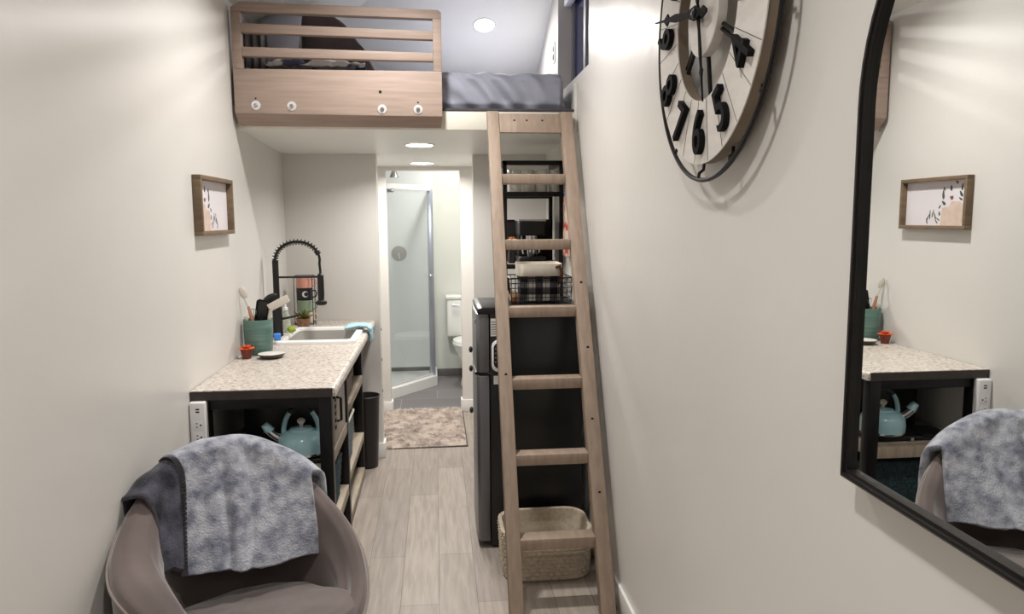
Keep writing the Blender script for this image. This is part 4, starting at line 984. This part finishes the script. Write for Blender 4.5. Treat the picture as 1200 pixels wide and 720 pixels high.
shd = thing('wall_shower', 'chrome shower head on a curved arm above the shower glass', 'shower head', (-.37, YB1, 1.98))
MB().tube([(-.37, YB1-.002, 2.06), (-.37, YB1-.05, 2.065), (-.37, YB1-.11, 2.03), (-.37, YB1-.135, 1.99)], .011, 10).build('arm', 'chrome', shd)
MB().lathe([(.03, -.0005), (.03, -.008), (.012, -.014)], (-.37, YB1-.001, 2.06), 24, axis=1).build('flange', 'chrome', shd)
MB().lathe([(.014, 2.0), (.022, 1.975), (.044, 1.925), (.046, 1.915), (.02, 1.913)], (-.37, YB1-.14, 0), 28).build('head', 'chrome', shd)

# toilet, facing left from the right wall
tl = thing('toilet', 'white toilet beside the right bathroom wall', 'toilet', (.33, 6.95, 0))
tx, ty = .33, 6.98
MB().box(tx-.235, tx+.235, YB1-.215, YB1-.014, .42, .775, .018, 3).build('tank', 'porcelain', tl)
MB().box(tx-.245, tx+.245, YB1-.222, YB1-.013, .775, .812, .010, 3).build('tank_lid', 'porcelain', tl)
MB().tube([(tx-.18, YB1-.215, .73), (tx-.18, YB1-.235, .73), (tx-.12, YB1-.238, .725)], .008, 8).build('flush_lever', 'chrome', tl)
by_ = YB1-.45
MB().lathe([(.12, .002), (.125, .02), (.10, .12), (.12, .24), (.175, .35), (.185, .385), (.15, .39)], (tx, by_+.02, 0), 36, sx=1, sy=1.28).build('bowl', 'porcelain', tl)
MB().lathe([(.185, .386), (.192, .39), (.192, .405), (.185, .41), (.05, .411)], (tx, by_+.02, 0), 36, sx=1, sy=1.26).build('seat', 'porcelain', tl)
MB().lathe([(.188, .411), (.190, .416), (.185, .432), (.05, .438)], (tx, by_+.025, 0), 36, sx=1, sy=1.24).build('seat_lid', 'porcelain', tl)
# robe hook in the bathroom
o = thing('robe_hook', 'small chrome hook high on the far bathroom wall', 'hook', (.235, YB1-.02, 2.0))
MB().lathe([(.022, -.0005), (.022, -.006), (.01, -.01)], (.243, YB1, 2.01), 20, axis=1).build('plate', 'chrome', o)
MB().tube([(.243, YB1-.008, 2.0), (.243, YB1-.05, 1.99), (.243, YB1-.055, 2.02)], .006, 8).build('peg', 'chrome', o); MB().tube([(.243, YB1-.008, 2.0), (.238, YB1-.035, 1.96), (.232, YB1-.045, 1.965)], .005, 8).build('peg', 'chrome', o)
# strike plates and latch knobs on the passage jambs
for z, w_ in ((.83, 'upper'), (.632, 'middle'), (.427, 'lower')):
    tag(MB().lathe([(.009, -.0005), (.009, .003), (.005, .0034)], (XP, YW+.055, z), 14, axis=0).build('strike_hole', 'hole'), 'small dark catch on the left passage jamb, %s of three' % w_, 'door catch', 'catches on the left jamb')
for z, w_ in ((.69, 'upper'), (.565, 'middle'), (.288, 'lower')):
    o = thing('door_knob', 'black knob on the right passage jamb beside the refrigerator, %s of three' % w_, 'knob', (XQ, YW+.03, z), 'black knobs on the right jamb')
    MB().lathe([(.014, -.0005), (.014, -.004), (.007, -.008), (.007, -.018)], (XQ, YW+.03, z), 18, axis=0).build('knob_rose', 'black', o)
    MB().ball((XQ-.026, YW+.03, z), .013, .021, .021).build('knob_ball', 'black', o)

# ------------------------------------------------------------------ barrel chair
KX, KY = -.565, 2.12
HT = [(-120, .575), (-106, .51), (-92, .45), (-75, .41), (-45, .40), (-20, .42), (0, .455), (20, .52), (45, .605), (72, .715), (95, .785), (115, .80), (140, .785), (165, .73), (180, .668), (190, .64), (200, .618), (220, .596), (240, .575)]
def hrim(a):
    a = (a+120) % 360-120
    for (a0, h0), (a1, h1) in zip(HT, HT[1:]):
        if a0 <= a <= a1: return lerp(h0, h1, smoothstep(0, 1, (a-a0)/(a1-a0))*.4+.6*(a-a0)/(a1-a0))
    return .575
def hs(a): return sum(hrim(a+d) for d in (-14, -7, 0, 7, 14))/5
ch = thing('barrel_chair', 'taupe velvet barrel chair with rounded back near the left wall', 'chair', (KX, KY, 0))
def shell(u, v):
    a = 360*u-120; h = hs(a); t = math.radians(a)
    low = smoothstep(.40, .56, h); th = lerp(.045, .095, low)+.035*max(0, math.cos(math.radians(a-215)))**2*low
    fat = .075*max(0, math.cos(math.radians(a-222)))**2*low
    pr_ = [(.20, .13), (.26, .15), (.315, .24), (.335, .33 if h > .45 else .30), (.345, h-.045), (.345, h-.022), (.337, h-.005), (.322-fat*.4, h+fat*.12), (.298-fat*.85, h-.016+fat*.1), (.282-fat, h-.055), (.262-fat*.9*low, lerp(h-.06, h*.5+.17, .6*low)), (.25-fat*.6, min(.33, h-.07)), (.20, min(.30, h-.09))]
    k = v*(len(pr_)-1); i = min(int(k), len(pr_)-2); f = k-i
    r_, z = lerp(pr_[i][0], pr_[i+1][0], f), lerp(pr_[i][1], pr_[i+1][1], f)
    r_ += .004*nz3(math.cos(t)*3, math.sin(t)*3, z*5)
    return (KX+r_*math.cos(t), KY+r_*math.sin(t), z)
so = MB().grid(shell, 120, 49, True).build('padded_shell', 'velvet', ch, angle=70)
MB().tube([(KX+.349*math.cos(math.radians(3*i)), KY+.349*math.sin(math.radians(3*i)), hs(3*i)-.028) for i in range(120)], .0045, 6, True).build('piping', 'piping', so)
def seatf(u, v):
    a = 360*u; t = math.radians(a); fr_ = smoothstep(.56, .44, hs(a)); R_ = lerp(.255, .338, fr_)
    pr_ = [(.0, .452), (.35, .452), (.7, .448), (.88, .440), (.96, .428), (1.0, .405), (.99, .375), (.9, .35), (.0, .35)]
    k = v*8; i = min(int(k), 7); f = k-i
    q, z = lerp(pr_[i][0], pr_[i+1][0], f), lerp(pr_[i][1], pr_[i+1][1], f)
    q = max(q, 1e-3)
    z += .006*nz3(math.cos(t)*q*3, math.sin(t)*q*3, 6)-.035+.20*R_*q*math.cos(t+math.radians(60))
    return (KX+R_*q*math.cos(t), KY+R_*q*math.sin(t), z)
MB().grid(seatf, 96, 41, True).build('seat_cushion', 'velvet', ch, angle=70)
MB().lathe([(.19, .001), (.2, .006), (.195, .014), (.04, .03), (.03, .06), (.03, .14)], (KX, KY, 0), 40).build('swivel_base', 'blackmetal', ch)

# throw over the back
bl = thing('throw_blanket', 'folded grey fleece throw draped over the back of the barrel chair', 'blanket', (-.6, 2.4, .5))
def spl(P_, v):
    n_ = len(P_)-1; k = v*n_; i = min(int(k), n_-1); f = k-i
    p0, p1, p2, p3 = (P_[max(i-1, 0)], P_[i], P_[i+1], P_[min(i+2, n_)])
    return .5*((2*p1)+(p2-p0)*f+(2*p0-5*p1+4*p2-p3)*f*f+(3*p1-p0-3*p2+p3)*f**3)
def drape(a, hem, drop, lift):
    h = hs(a); t = math.radians(a); D = lambda r_, z: Vector((KX+r_*math.cos(t), KY+r_*math.sin(t), z))
    return [D(.375, h-drop), D(.376, h-.06), D(.365, h+lift*.5), D(.322, h+.012+lift), D(.288, h+.002+lift), D(.266, h-.05+lift*.8), D(.268, h-.02).lerp(hem, .62), hem]
HA, HB = Vector((-.756, 2.19, .485)), Vector((-.393, 2.318, .475))
def light(u, v):
    a = lerp(143, 61, u); hem = HA.lerp(HB, u)+Vector((.0, -.03*math.sin(PI*u), .004*math.sin(u*9)))
    P_ = drape(a, hem, .20, .024+.008*u); e_ = u**5
    for k_, t_ in ((5, .3), (6, .65)): P_[k_] = P_[k_].lerp(P_[4].lerp(hem, t_)+Vector((.012, 0, 0)), e_)
    P_[4] += Vector((.012, .012, 0))*e_
    p = spl(P_, v)
    f = smoothstep(.45, .8, v)
    p += Vector((.25, -1, .1)).normalized()*f*(.013*math.sin(u*34+2.5*nz3(u*2, v*2, 0))*math.exp(-((u-.32-.1*v)/.16)**2)+.010*nz3(u*4, v*4, 3))
    p.z += .008*nz3(u*5, v*5, 8)
    return p
MB().grid(light, 110, 90).build('light_side', 'fleece', bl, solid=.022, angle=80, label='light grey mottled fleece')
DA = Vector((-.797, 2.13, .53))
def dark(u, v):
    a = lerp(168, 139, u); hem = DA.lerp(HA+Vector((-.0, .012, .0)), u)+Vector((0, 0, .012*math.sin(PI*u)))
    p = spl(drape(a, hem, .12+.08*u, .014-.003*u), v); p.z += .006*nz3(u*4+3, v*4, 2)
    p += Vector((.3, -1, 0))*.008*nz3(u*3, v*5, 9)*smoothstep(.4, .7, v)
    return p
MB().grid(dark, 50, 80).build('dark_side', 'fleecedark', bl, solid=.016, angle=80, label='dark charcoal fold of the throw')
mb = MB(); pts = []
for i in range(241):
    v = lerp(.3, 1, i/240); p = light(0, v); pts.append(p+Vector((-.008 if i % 4 < 2 else .010, -.012, .004)))
mb.tube(pts, .0028, 5); mb.build('edge_stitching', 'stitch', bl, label='dark blanket stitching along the fold')
mb = MB(); mb.tube([dark(0, lerp(.3, 1, i/60))+Vector((0, -.004, .002)) for i in range(61)]+[dark(i/20, 1) for i in range(1, 21)], .008, 6); mb.build('hem', 'stitch', bl)
